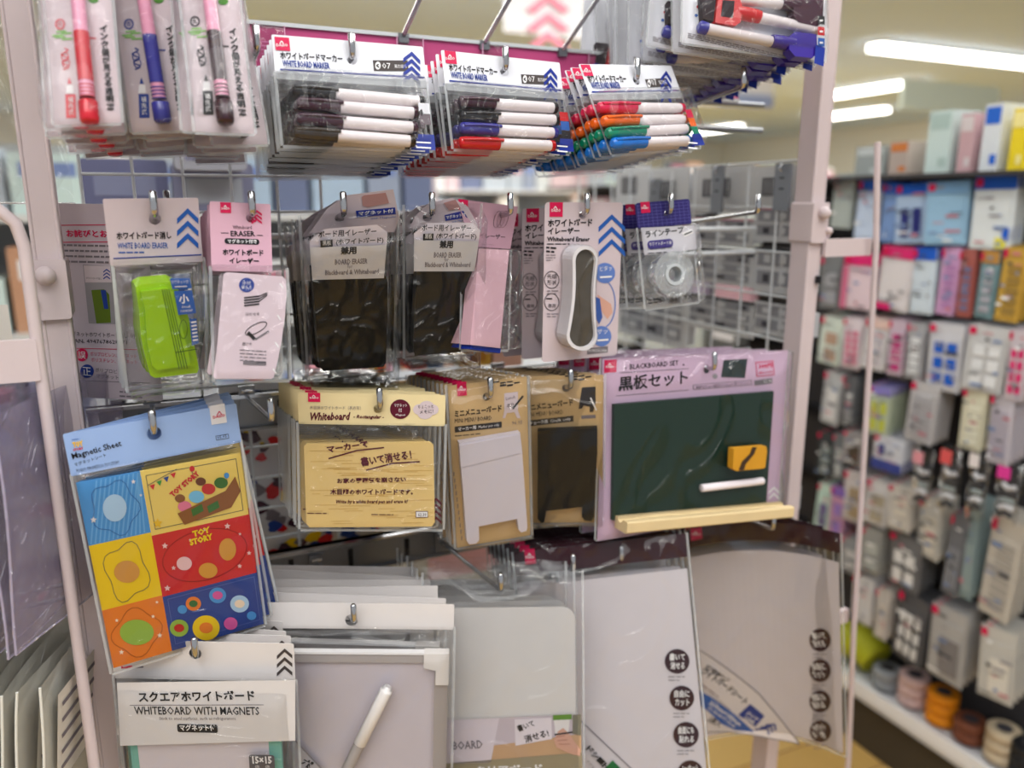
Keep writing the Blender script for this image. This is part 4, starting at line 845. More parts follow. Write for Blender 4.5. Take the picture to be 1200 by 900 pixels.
x0, z0, x1, z1 = c.box4((291.5, 884), (322.5, 903), d); m.flat(rrect(x0, z0, x1, z1, .003), -d-.0003, M('ink_soft_grey', (92, 88, 92), .5)); c.text(m, '15×15', (296, 895), (319, 895), 8.5, INKW, d+.001, .04); c.text(m, 'cm', (299, 900), (304, 900), 3, INKW, d+.001); c.text(m, 'cm', (311, 900), (316, 900), 3, INKW, d+.001)
c.done(m, 'printed_label')
c.done(c.bag(0, -c.h, c.w, hz+.003, .016, seed=53, wr=.0015), 'clear_bag')
c.stack(4, .022, bk('square whiteboard pack'), jit=(3, 2), seed=24)

c = Card('framed_whiteboard_pack', 'white-cornered whiteboard with a white marker in a clear bag, plain white header', 'whiteboard', [(300, 706), (532, 708), (527, 1000), (306, 1000)], -.188, HOOKS[4][1], group='framed whiteboard packs', syaw=6, spitch=3)
h = MB(); hz = c.L(420, 737)[1]; c.base(h, HWH, z0=hz, hr=.0065); c.done(h, 'header_card')
m = MB(); GF = M('frame_grey', (168, 160, 158), .35, coat=.5)
bx0, bz0, bx1, bz1 = c.box4((312, 763), (521, 990), .008)
m.prism(rrect(bx0, bz0, bx1, bz1, .003), -.004, -.001, GF); m.prism([(bx0, bz0), (bx1, bz0), (bx1, bz1), (bx0, bz1)], -.010, -.004, GF, [[(bx0+.014, bz0+.014), (bx0+.014, bz1-.011), (bx1-.014, bz1-.011), (bx1-.014, bz0+.014)]])
m.prism([(bx0+.013, bz0+.013), (bx1-.0135, bz0+.013), (bx1-.0135, bz1-.0105), (bx0+.013, bz1-.0105)], -.006, -.003, M('board_lilac_white', (206, 198, 208), .25, coat=.6)); bd = c.done(m, 'whiteboard')
m = MB(); m.box((bx0, -.011, bz1-.0015), (bx1, -.003, bz1+.0008), INKW); c.done(m, 'top_edge', bd)
CW = M('corner_white', (228, 222, 218), .35, coat=.3)
for sx, sz in ((1, 1), (-1, 1), (1, -1), (-1, -1)):
    X = bx1 if sx > 0 else bx0; Z_ = bz1 if sz > 0 else bz0; p = [(X+sx*.001, Z_+sz*.001), (X-sx*.025, Z_+sz*.001), (X-sx*.025, Z_-sz*.015), (X-sx*.0125, Z_-sz*.018), (X-sx*.0125, Z_-sz*.034), (X+sx*.001, Z_-sz*.034)]
    if sx*sz < 0: p = p[::-1]
    m = MB(); m.prism(p, -.0135, -.001, CW); c.done(m, 'corner_cap', bd)
m = MB(); p0 = c.P(455, 804, .018); p1 = c.P(405, 905, .018); m.lathe(p0, p1, [(0, .003), (.004, .0042), (.03, .0042), (.035, .0062), (.06, .0068), (.66, .0068), (.665, .0062)], M('marker_white', (226, 222, 220), .3, coat=.4), 18); mk = c.done(m, 'marker')
m = MB(); m.lathe(p0, p1, [(.665, .0062), (1., .006)], M('marker_grey', (160, 152, 148), .35), 16); c.done(m, 'barrel', mk)
m = MB(); c.poly(m, [(345, 866), (382, 905), (345, 905)], M('photo_grey'), .0115); c.poly(m, [(345, 868), (379, 905), (345, 905)], M('corner_print', (196, 190, 196), .4), .0118); c.text(m, 'ボ', (351, 896), (362, 903), 11, INK, .012, .03); c.done(m, 'corner_label')
c.done(c.bag(0, -c.h, c.w, hz+.003, .021, seed=54, wr=.0018, mat=GLOSSF, sq=6), 'clear_bag')
c.stack(5, .026, bk('framed whiteboard pack with plain header'), jit=(2.5, 1.5), seed=25)

c = Card('plain_whiteboard_pack', 'plain white rounded board in a clear bag with a photo strip below', 'whiteboard', [(497, 672), (681, 668), (685, 1000), (502, 1000)], -.19, HOOKS[4][2], group='plain white board packs', syaw=6, spitch=3)
m = MB(); x0, z0, x1, z1 = c.box4((505, 713), (676, 990), .003); m.prism(rrect(x0, z0, x1, z1, .014, 6), -.003, -.001, M('board_soft_white', (214, 210, 208), .3, coat=.6)); c.done(m, 'whiteboard')
m = MB(); d = .0045; c.poly(m, [(503, 845), (681, 837), (682, 960), (504, 960)], M('print_desk', (196, 158, 122), .4, coat=.3), d)
c.poly(m, [(503, 845), (681, 837), (681, 860), (620, 868), (575, 874), (503, 878)], M('print_lilac', (196, 182, 190), .4), d+.0003)
c.poly(m, [(503, 845), (585, 841.5), (575, 894), (503, 896)], M('print_pale', (216, 204, 212), .4), d+.0006); c.text(m, 'BOARD', (531, 879), (566, 877), 10, GREYI, d+.001, .02)
c.poly(m, [(603, 843), (646, 841), (647, 866), (604, 874)], M('print_note', (222, 212, 218), .4), d+.0006); c.text(m, '書いて', (608, 858), (627, 851), 8, INK, d+.001, .02); c.text(m, '消せる!', (616, 871), (644, 863), 9, INK, d+.001, .02)
c.poly(m, [(649, 842), (668, 841), (666, 862), (651, 864)], M('print_pot', (224, 218, 216), .4), d+.0009); c.poly(m, [(648, 838), (670, 837), (670, 843), (648, 844)], M('print_leaf', (96, 140, 50), .4), d+.0011); c.poly(m, [(671, 838), (681, 837), (681, 862), (671, 860)], M('print_shade', (120, 116, 100), .4), d+.0009)
c.poly(m, [(649, 868), (654, 857), (660, 853), (667, 860), (674, 870), (680, 878), (680, 886), (670, 884), (661, 880), (652, 876)], M('print_hand', (206, 158, 138), .5), d+.0012); c.rule(m, (650, 861), (671, 858), 1.8, M('ink_soft_black'), d+.0015)
for k in range(3): c.rule(m, (651+k*2, 864+k*4), (662+k*3, 862+k*5), 1, M('print_hand_line', (176, 120, 104), .5), d+.0014)
c.poly(m, [(503, 896), (682, 882), (683, 960), (504, 960)], M('print_olive', (150, 138, 112), .4), d+.0006); c.text(m, 'クリアボード', (557, 908), (636, 905), 10, INKW, d+.001, .03); c.done(m, 'printed_strip')
c.done(c.bag(0, -c.h, c.w, 0, .007, seed=55, wr=.0008, mat=GLOSSF), 'clear_bag')
c.stack(5, .020, bk('plain white board pack'), jit=(1.5, 1.), seed=26)

DKM = M('header_dark_maroon', (52, 18, 28), .35, coat=.5)
def sheet_pack(label, cor, hook, top, top2, bend, n, lb, seed, ovals, extra):
    kw = dict(syaw=3, yaw0=-26) if bend else dict(syaw=6)
    c = Card('whiteboard_sheet_pack', label, 'whiteboard sheet', cor, -.188, hook, group='whiteboard sheet packs with dark headers', spitch=3 if not bend else 1.5, **kw); c.bend = bend
    h = MB(); hz = -.028; nx = 10
    for (z1_, z0_, mat, y0) in ((0, hz, DKM, -.0004), ):
        h.add([(c.w*i/nx, y0, z) for z in (z1_, z0_) for i in range(nx+1)], [(i, i+1, nx+2+i, nx+1+i) for i in range(nx)], mat)
        h.add([(c.w*i/nx, y0+.0006, z) for z in (z1_, z0_) for i in range(nx+1)], [(i, i+1, nx+2+i, nx+1+i) for i in range(nx)], mat)
    for p in top: c.logo(h, *p)
    c.done(h, 'header_card')
    m = MB(); z1 = hz-.014; SHW = M('sheet_white', (218, 210, 214), .3, coat=.5)
    for y0 in (-.0008, .0004): m.add([(.002+(c.w-.004)*i/nx, y0, z) for z in (z1, -c.h+.004) for i in range(nx+1)], [(i, i+1, nx+2+i, nx+1+i) for i in range(nx)], SHW)
    c.done(m, 'sheet')
    m = MB(); extra(c, m)
    for (x, y_, rx, ry, t1, t2) in ovals:
        c.disc(m, (x, y_), rx, ry, DKM, .002, 28); c.text(m, t1, (x-rx*.62, y_-ry*.05), (x+rx*.62, y_-ry*.05+rx*.0), ry*.6, INKW, .0026, .03); c.text(m, t2, (x-rx*.55, y_+ry*.65), (x+rx*.62, y_+ry*.65), ry*.6, INKW, .0026, .03)
        for k in range(2): c.fine(m, (x-rx*.7, y_+ry*1.25+k*4), (x+rx*.9, y_+ry*1.25+k*4), 1, 2, GREYI, .9, .002, seed=k)
    c.done(m, 'printing')
    c.done(c.bag(-.001, -c.h, c.w+.001, .001, .004, mat=GLOSSF, seed=seed, wr=.0012), 'clear_bag')
    c.stack(n, .014, bk(lb), jit=(2, 1.2), seed=seed)
    return c
def ex1(c, m):
    tri = [(634, 797), (745, 905), (745, 960), (634, 960)]; tri = [(676, 838), (742, 903), (742, 935), (640, 935), (640, 812)]
    c.rule(m, (640, 806), (742, 903), 1.2, GREYI, .0022)
    for k, ch in enumerate('ホワイトボードシート'[-4:]): a = (686+k*6.2, 878+k*6.6); c.text(m, ch, a, (a[0]+6, a[1]+6), 7, INK, .0024, .03)
    c.text(m, 'マグネット用', (686, 893), (704, 911), 4, GREYI, .0024)
    c.poly(m, [(718, 891), (732, 905), (718, 919), (704, 905)], M('ink_dark_green', (20, 110, 50), .5), .0024)
sheet_pack('white sheet pack with dark maroon header and four round dark badges, second from right', [(603, 648), (802, 625), (834, 935), (634, 958)], HOOKS[4][3], [((614, 644), (628, 660))], None, 0, 6, 'badge-printed whiteboard sheet pack', 71,
    [(793.5, 775, 14.5, 14.5, '書いて', '消せる'), (799, 818, 14.5, 14.5, '自由に', 'カット'), (804, 861, 15, 15, '曲面にも', '貼れる'), (809, 906, 15, 15, '1cmカット', '付き')], ex1)
def ex2(c, m):
    d = .0018
    c.poly(m, [(820, 762), (850, 782), (890, 814), (937, 872), (905, 866), (870, 860), (829, 858)], M('wedge_white', (224, 216, 216), .35, coat=.4), d)
    for a, b_ in (((820, 762), (850, 782)), ((850, 782), (890, 814)), ((890, 814), (937, 872)), ((937, 872), (905, 866)), ((905, 866), (870, 860)), ((870, 860), (829, 858))): c.rule(m, a, b_, 1.1, GREYI, d+.0004)
    c.text(m, '超薄型粘着タイプ', (825, 783), (852, 800), 5, INK, d+.0006, .02); c.text(m, 'ワイトボードシート', (820, 789), (872, 826), 8, INK, d+.0006, .03)
    c.fine(m, (821, 801), (858, 829), 1, 2, MAROON, 1.2, d+.0006); c.rule(m, (822, 806), (856, 832), .7, GREYI, d+.0006)
    c.poly(m, [(820, 810), (832, 816), (862, 838), (884, 858), (862, 856), (845, 848), (828, 832), (822, 828)], BLUE, d+.0005); c.text(m, '257mm×182mm', (830, 825), (866, 851), 4.5, INKW, d+.0008, .03); c.text(m, '10.1inch×7.1inch', (829, 831), (860, 853), 3.6, INKW, d+.0008, .02)
    c.text(m, '2枚入', (828, 845), (842, 853), 7, INK, d+.0006, .02); c.poly(m, [(879, 825), (896, 839), (885, 852), (865, 838)], NAVY, d+.0006); c.text(m, 'クリア', (873, 837), (886, 846), 5, INKW, d+.001, .03); c.text(m, 'CLEAR', (871, 842), (883, 849), 3.6, INKW, d+.001, .03)
    for k in range(3): a = (885+k*6, 855-k*2.5); c.rule(m, a, (a[0]+15-k*2, a[1]-1.), 2, NAVY, d+.0006); c.rule(m, (a[0]+15-k*2, a[1]-1), (a[0]+16-k*2, a[1]+6), 2, NAVY, d+.0006)
sheet_pack('curved white sheet pack with dark maroon header and blue clear-type corner, rightmost', [(803, 622), (985, 624), (989, 888), (824, 866)], HOOKS[4][5], [((809, 620), (823, 631))], None, .03, 6, 'clear-type whiteboard sheet pack', 72,
    [(961, 750, 12.5, 13.5, '書いて', '消せる'), (961, 786, 12.5, 13.5, '自由に', 'カット'), (961, 822, 12.5, 13, '曲面にも', '貼れる'), (961.5, 857, 12.5, 13, '1cmカット', '付き')], ex2)
# ------------------------------------------------------------------ the shop
def sbox(name, lo, hi, mat):
    b = MB(); b.box(lo, hi, mat); return struct(b.build(name))
def wood_floor():
    m = bpy.data.materials.new('floor_planks'); m.use_nodes = True; nt = m.node_tree; b = nt.nodes['Principled BSDF']
    tc = nt.nodes.new('ShaderNodeTexCoord'); br = nt.nodes.new('ShaderNodeTexBrick'); br.inputs['Scale'].default_value = 1.0
    br.inputs['Color1'].default_value = lin((206, 170, 104))+(1,); br.inputs['Color2'].default_value = lin((190, 150, 82))+(1,); br.inputs['Mortar'].default_value = lin((140, 100, 50))+(1,)
    br.inputs['Brick Width'].default_value = 1.2; br.inputs['Row Height'].default_value = .15; br.inputs['Mortar Size'].default_value = .003
    nt.links.new(tc.outputs['Object'], br.inputs['Vector']); nt.links.new(br.outputs[0], b.inputs['Base Color']); b.inputs['Roughness'].default_value = .3
    return m
sbox('floor', (-4, -3, -.05), (13, 15, 0), wood_floor())
sbox('ceiling', (-4, -3, 2.9), (13, 15, 2.95), M('ceiling_beige', (200, 224, 255), .8))
WALLM = M('wall_offwhite', (226, 230, 226), .8)
sbox('wall_back', (-4, 15, 0), (13, 15.1, 2.95), WALLM); sbox('wall_right', (13, -3, 0), (13.1, 15, 2.95), WALLM)
# ceiling light strips
GLOW = M('tube_glow', (255, 252, 244), .5, emit=11); HOUS = M('fixture_white', (225, 225, 222), .5)
def strip(cx, cy, along, L, label, e=1):
    r = empty('ceiling_light', (cx, cy, 2.9)); hx, hy = (L/2, .07) if along == 'x' else (.07, L/2)
    b = MB(); b.box((-hx-.02, -hy-.02, -.03), (hx+.02, hy+.02, 0), HOUS); b.build('housing', r)
    b = MB(); b.box((-hx, -hy, -.075), (hx, hy, -.03), GLOW); b.build('tube', r); tag(r, label, 'ceiling light', 'ceiling light strips')
places = []
for i, (x, y) in enumerate([(7.6, 4.75), (8.55, 6.9), (10.6, 9.1), (10.4, 12.2), (5.2, 11.5), (2.6, 12.5), (6.0, 9.0)]):
    strip(x, y, 'x' if i == 0 else 'y', 1.6 if i else 2.6, ['brightest ceiling light strip at the upper right', 'long ceiling light strip just right of the right post', 'lower ceiling light strip right of the right post', 'small far ceiling light between marker packs and right post', 'ceiling light far behind the magnet wall', 'farthest ceiling light behind the rack, near the back wall', 'ceiling light over the far aisles'][i])
for x, y, l in ((-.5, -1.3, 'ceiling light above the viewer, left'), (1.1, -1.3, 'ceiling light above the viewer, right'), (.4, .9, 'ceiling light above the rack rear'), (2.4, 1.2, 'ceiling light above the right aisle shelf'), (.8, 3.2, 'ceiling light behind the rack'), (3.2, 3.6, 'ceiling light behind the right shelf')):
    strip(x, y, 'y', 2.0, l)
# thin hanging rods and far sign panels
sg = empty('hanging_sign', (3.1, 5.0, 2.4)); tag(sg, 'blurred white hanging sign with pink chevrons, top centre behind the rack', 'sign')
def sign_from(cx0, y0p, cx1, y1p, Y, mat, name, par):
    a = atY(cx0, y0p, Y); b_ = atY(cx1, y1p, Y); b = MB(); o = par.location
    b.box((a[0]-o[0], Y-o[1], b_[2]-o[2]), (b_[0]-o[0], Y+.02-o[1], a[2]-o[2]), mat); b.build(name, par); return a, b_
SGW = M('sign_white', (232, 230, 232), .5); PK = M('sign_pink', (232, 140, 160), .5)
sign_from(592, -60, 692, 47, 3.0, SGW, 'panel', sg)
b = MB(); o = sg.location
for k, yy in enumerate((-8, 14, 36)):
    P_ = [atY(x, y, 2.99) for x, y in ((642, yy), (668, yy+20), (658, yy+24), (642, yy+10), (626, yy+24), (616, yy+20))]
    b.flat([(p[0]-o[0], p[2]-o[2]) for p in P_], 2.985-o[1], PK)
b.build('chevron_print', sg)
sg = empty('hanging_sign', (4, 5.0, 2.2)); tag(sg, 'blurred white sign panel with a pale blue band, left of the right post', 'sign')
sign_from(822, 40, 905, 128, 4.0, SGW, 'panel', sg); sign_from(845, 108, 906, 127, 3.98, M('band_pale_blue', (150, 165, 205), .5), 'band', sg)
sg = empty('hanging_sign', (5, 3.0, 2.2)); tag(sg, 'blurred pale greenish glass panel above the shelf at upper right', 'sign')
sign_from(1060, 92, 1168, 135, 2.6, M('panel_mint', (206, 218, 208), .5), 'panel', sg)

# far shelving blocks seen only as blur: gondolas with packs on them
PAL = [(220, 224, 224), (200, 206, 208), (180, 190, 200), (226, 222, 214), (150, 160, 180), (212, 190, 196), (110, 120, 150), (206, 226, 222), (90, 96, 104), (196, 150, 120), (170, 190, 210), (230, 232, 232)]
def gondola(x0, x1, y, h, label, front=-1, depth=.35, seed=1, bright=None):
    r = empty('shelf_unit', ((x0+x1)/2, y, 0)); w = (x1-x0)/2; b = MB()
    b.box((-w, 0, 0), (w, .03, h), M('gondola_back', (176, 178, 178), .6)); 
    for e in (-w, w-.03): b.box((e, -.02, 0), (e+.03, .04, h+.02), RACKW)
    b.build('back_panel', r)
    for k in range(5):
        z = .15+k*(h-.35)/4; b = MB(); b.box((-w+.02, -depth, z-.02), (w-.02, 0, z), M('shelf_pale', (214, 214, 212), .5)); b.build('shelf_board', r)
    tag(r, label, 'shelf unit'); rr = random.Random(seed); out = []
    for k in range(5):
        z = .15+k*(h-.35)/4; x = -w+.06
        while x < w-.2:
            ww = rr.uniform(.09, .2); hh = rr.uniform(.14, (h-.35)/4-.05); out.append((x+(x0+x1)/2, y-depth+.02, z, ww, hh)); x += ww+.015
    return out
gn = 0
def boxes(lst, where, seed, cat='product box'):
    rr = random.Random(seed); cols = {}
    names = {0: 'white', 1: 'pale grey', 2: 'steel blue-grey', 3: 'ivory', 4: 'slate blue', 5: 'dusty pink', 6: 'indigo', 7: 'mint white', 8: 'charcoal', 9: 'terracotta', 10: 'light blue', 11: 'bright white'}
    cnt = {}
    for (x, y, z, w, h) in lst:
        i = rr.randrange(12); b = MB(); m = M('box_'+names[i].replace(' ', '_'), PAL[i], .5)
        b.bbox((0, 0, 0), (w, .12, h), m, .006); b.box((w*.12, -.001, h*.62), (w*.88, 0, h*.85), M('box_label_'+str(i % 3), [(240, 240, 240), (120, 140, 190), (200, 120, 140)][i % 3], .5))
        cnt[i] = cnt.get(i, 0)+1
        o = b.build('product_box'); o.location = (x, y, z)
        tag(o, '%s product box %s, %s of its colour' % (names[i], where, (ORD[cnt[i]-1].replace('front', 'first') if cnt[i] <= 14 else 'later')), 'product box', 'boxes '+where)
boxes(gondola(-1.2, 1.0, 1.9, 1.62, 'pale shelf unit directly behind the wire rack', seed=2), 'on the shelf behind the rack', 3)
boxes(gondola(1.2, 3.4, 5.2, 1.75, 'far shelf unit seen between rack and magnet wall', seed=4), 'on the far middle shelf', 5)
boxes(gondola(3.6, 7.4, 6.4, 1.8, 'farthest shelf unit right of the right post', seed=6), 'on the farthest shelf', 7)

# packs hung on the outside of the side mesh, their printed backs towards the viewer
BKG = M('pack_back_grey', (196, 196, 196), .5); TAB = M('pack_table_grey', (140, 140, 144), .5); DK = M('pack_print_dark', (66, 64, 70), .5)
def side_pack(px, label, rows, band=None, X=.865, code=True, n=1):
    a = atX(px[0], px[1], X); b_ = atX(px[2], px[3], X); y0, y1 = sorted((a[1], b_[1])); z1 = a[2]; z0 = b_[2]
    r = empty('hanging_pack', (X, y0, z0)); W = y1-y0; H = z1-z0
    def rect(b, u0, v0, u1, v1, mat, d): b.add([(-d, W*u0, H*v0), (-d, W*u1, H*v0), (-d, W*u1, H*v1), (-d, W*u0, H*v1)], [(0, 1, 2, 3)], mat)
    b = MB(); b.box((0, 0, 0), (.002, W, H), BKG); b.build('card', r)
    b = MB(); rr = random.Random(len(label))
    if code: rect(b, .35, .35, .8, .75, DK, .001); [rect(b, .37+k*.07, .38, .39+k*.07, .72, BKG, .0014) for k in range(6)]
    for k in range(rows):
        v = .92-k*.86/rows; rect(b, .06, v-.62/rows, .45, v, TAB, .001); rect(b, .52, v-.62/rows, .94, v, TAB, .001)
        for j in range(3): rect(b, .1+.3*j, v-.5/rows, .22+.3*j, v-.15/rows, DK if (j+k) % 3 == 0 else BKG, .0014)
    if band: rect(b, 0, .93, 1, 1., M('pack_band_'+band, {'pink': (190, 130, 145), 'black': (30, 30, 34)}[band], .5), .0016)
    if rows or code: b.build('back_print', r)
    b = MB(); b.box((.003, 0.006, .006), (.026, W-.006, H-.008), M('pack_contents', (170, 172, 176), .4)); b.build('contents', r)
    tag(r, label, 'pack', 'packs hung outside the side mesh')
for a in [((722, 196, 760, 245), 'pale pack behind the mesh top, leftmost', 0, None), ((765, 200, 806, 252), 'white pack with a dark code square behind the mesh, beside the first slotted plate', 0, None), ((812, 198, 880, 250), 'white pack with code square behind the mesh, between two slotted plates', 0, None), ((884, 196, 940, 248), 'white pack with code square behind the mesh, next to the right post', 0, None)]: side_pack(a[0], a[1], 0)
for a, l, r_, bd in [((726, 258, 802, 325), 'upper grey printed pack back left, behind the mesh', 3, 'pink'), ((806, 255, 882, 290), 'grey printed pack back with pink band, upper middle behind the mesh', 2, 'pink'), ((886, 243, 946, 286), 'grey printed pack back with pink band beside the right post', 2, 'pink'),
                     ((806, 292, 882, 338), 'grey printed pack back, middle behind the mesh', 3, 'black'), ((886, 289, 946, 350), 'dark banded grey pack back beside the right post', 2, 'black'), ((806, 342, 882, 398), 'lowest grey printed pack back behind the mesh, above the blackboard card', 3, 'black'), ((726, 330, 802, 410), 'lower grey printed pack back left, behind the mesh', 3, 'black'), ((884, 352, 946, 402), 'pale pack back under the dark banded one, beside the right post', 2, None), ((886, 480, 925, 545), 'grey pack back right of the blackboard card', 2, 'black'), ((886, 550, 925, 605), 'lower grey pack back right of the blackboard card', 2, 'black')]: side_pack(a, l, r_, bd, code=False)
for (px, l) in (((762, 210, 772, 262), 'left slotted steel hanger plate on the mesh'), ((836, 194, 846, 250), 'middle slotted steel hanger plate on the mesh'), ((910, 192, 924, 247), 'right slotted steel hanger plate near the right post')):
    a = atX(px[0], px[1], .838); b_ = atX(px[2], px[3], .838); y0, y1 = sorted((a[1], b_[1])); H = a[2]-b_[2]; W = y1-y0
    r = empty('hanger_plate', (.838, y0, b_[2])); b = MB(); b.box((-.002, 0, 0), (.002, W, H), STEEL)
    for v in (.45, .68): b.box((-.0025, W*.35, H*v), (-.0019, W*.65, H*(v+.03)), INK)
    b.build('plate', r); b = MB(); b.tube([(-.004, W/2, H*.98), (-.008, W/2, H*.9), (-.004, W/2, H*.84)], .002, CHROME, 8); b.build('loop', r); tag(r, l, 'hanger', 'slotted hanger plates')
# printed fabric panel and small boxes seen through the left mesh
r = empty('fabric_panel', (.14, .07, .98)); tag(r, 'white panel with red, blue and yellow blobs seen through the left mesh', 'fabric panel')
b = MB(); b.box((-.07, 0, -.02), (.13, .004, .25), M('fabric_white', (206, 204, 206), .7)); b.build('cloth', r)
b = MB(); rr = random.Random(5)
for k in range(170):
    x = rr.uniform(-.06, .12); z = rr.uniform(-.01, .24); m_ = rr.choice([CR, BLP, YEL, BLK_RED, GREYI, REDP]); s_ = rr.uniform(.004, .011)
    b.flat([(x+s_*math.cos(t)*(1+.3*math.sin(3*t+k)), z+s_*.9*math.sin(t)) for t in [2*PI*i/12 for i in range(12)]], -.0005-.00001*k, m_)
b.build('print', r)
def small_box(px, Y, col, label, dpt=.06, lab=None):
    a = atY(px[0], px[1], Y); b_ = atY(px[2], px[3], Y); b = MB(); w = b_[0]-a[0]; h = a[2]-b_[2]
    b.bbox((0, 0, 0), (w, dpt, h), M('goods_%d_%d_%d' % col, col, .5), min(w, h)*.08)
    if lab: b.box((w*.15, -.001, h*.2), (w*.85, 0, h*.7), M('goods_%d_%d_%d' % lab, lab, .5))
    o = b.build('small_box'); o.location = (a[0], Y, b_[2]); tag(o, label, 'small box', 'small boxes on the wire shelf behind the rack')
SH = empty('wire_shelf', (.3, .3, 1.12)); tag(SH, 'narrow steel shelf with price rail behind the row of board erasers', 'shelf')
b = MB(); b.box((-.4, -.06, .0), (.55, .25, .006), STEEL); b.build('tray', SH); b = MB(); b.box((-.4, -.068, -.03), (.55, -.06, .012), M('rail_silver', (170, 174, 178), .3, .6)); b.build('price_rail', SH)
z = 1.127
for (x0, x1, y0, y1, col, l, lab) in [(128, 150, 470, 500, (30, 30, 34), 'black box on the rear shelf at far left', (90, 20, 50)), (160, 178, 470, 500, (40, 40, 44), 'dark box on the rear shelf, left', None), (478, 500, 408, 432, (206, 50, 44), 'red and white box on the rear shelf under the black erasers', (220, 220, 224)), (500, 520, 405, 430, (40, 90, 150), 'blue box on the rear shelf under the black erasers', (190, 200, 210)), (538, 575, 402, 428, (190, 150, 60), 'amber box on the rear shelf, centre', (160, 110, 40)), (578, 612, 402, 428, (200, 158, 140), 'peach box on the rear shelf, centre', None), (440, 452, 418, 440, (226, 180, 60), 'small yellow box on the rear shelf, left of the red one', (200, 90, 60)), (365, 380, 432, 452, (214, 120, 140), 'pink striped box on the rear shelf, left centre', (230, 220, 224)), (296, 310, 430, 458, (200, 70, 70), 'small red box on the rear shelf behind the pink eraser', None)]:
    small_box((x0, y0, x1, y1), .26, col, l, lab=lab)
# pale cabinet low behind the centre gap with a yellow crate
for (x0, x1, y0, y1, col, l, lab, Y) in [(622, 692, 610, 640, (226, 206, 120), 'pale yellow box below the black menu board', (232, 226, 190), .35), (668, 694, 600, 622, (60, 54, 52), 'dark box beside the yellow one below the black menu board', None, .33), (420, 450, 655, 700, (170, 172, 172), 'grey box low behind the wood-grain board', None, .35), (452, 480, 650, 700, (190, 194, 192), 'pale box low behind the wood-grain board', None, .35), (482, 600, 640, 672, (180, 184, 182), 'long pale clear-wrapped box low in the centre', (196, 150, 160), .35), (200, 290, 140, 200, (150, 150, 158), 'pale grey box high behind the left mesh', (120, 120, 150), .35), (90, 200, 185, 240, (96, 98, 128), 'slate blue box behind the left mesh top', (120, 124, 150), .42), (200, 300, 190, 250, (128, 130, 156), 'grey-blue box behind the left mesh top', (170, 176, 186), .42)]:
    small_box((x0, y0, x1, y1), Y, col, l, lab=lab)
a = empty('low_cabinet', (.5, .6, 0)); tag(a, 'pale cabinet low behind the rack centre', 'cabinet'); b = MB(); b.box((-.6, 0, 0), (.3, .3, .93), M('cabinet_pale', (196, 196, 194), .5)); b.build('body', a); b = MB(); b.box((-.15, -.004, .05), (-.145, 0, .9), INK); b.build('door_gap', a)
# basket at the bottom behind the curved sheet
bk_ = empty('wire_basket', (.72, .12, .62)); tag(bk_, 'steel wire basket edge under the curved sheet pack', 'basket'); b = MB()
b.tube([(.10, -.10, .06), (.13, -.16, .07), (.10, -.20, .055), (-.2, -.2, .02)], .004, STEEL, 8); b.tube([(-.25, .12, .06), (.1, -.10, .06)], .004, STEEL, 8); b.build('rim', bk_)
b = MB(); 
for k in range(6): b.tube([(-.2+k*.06, -.1, .05), (-.2+k*.06, -.1, -.2)], .002, STEEL, 6)
b.build('wires', bk_)

# ------------------------------------------------------------------ aisle shelving on the right
XS = 1.66
al = empty('aisle_shelf', (XS, .8, 0)); tag(al, 'long dark-backed aisle shelving with a white base deck on the right', 'shelving')
b = MB(); b.box((.10, -1.1, 0), (.14, 1.3, 1.51), M('shelf_back_dark', (58, 56, 58), .7)); b.build('back_panel', al)
b = MB(); b.box((-.02, -1.1, .15), (.14, 1.3, .19), M('deck_white', (222, 222, 224), .4)); b.box((-.025, -1.1, .165), (-.02, 1.3, .2), M('deck_lip', (236, 236, 238), .3)); b.box((.0, -1.1, 0), (.14, 1.3, .15), M('kick_dark', (70, 62, 50), .6)); b.build('base_deck', al)
for z in (1.48, 1.355, 1.2, 1.03, .86, .66, .5):
    b = MB(); b.box((.085, -1.1, z-.012), (.10, 1.3, z+.012), M('rail_black', (26, 26, 30), .5)); b.build('peg_rail', al)
b = MB(); b.box((-.1, -1.1, 1.503), (.16, 1.3, 1.513), M('shelf_back_dark')); b.build('top_board', al)
for yy in (-.35, .55):
    b = MB(); b.box((.06, yy-.015, 0), (.10, yy+.015, 1.502), M('upright_pale', (190, 184, 186), .5)); b.build('upright', al)
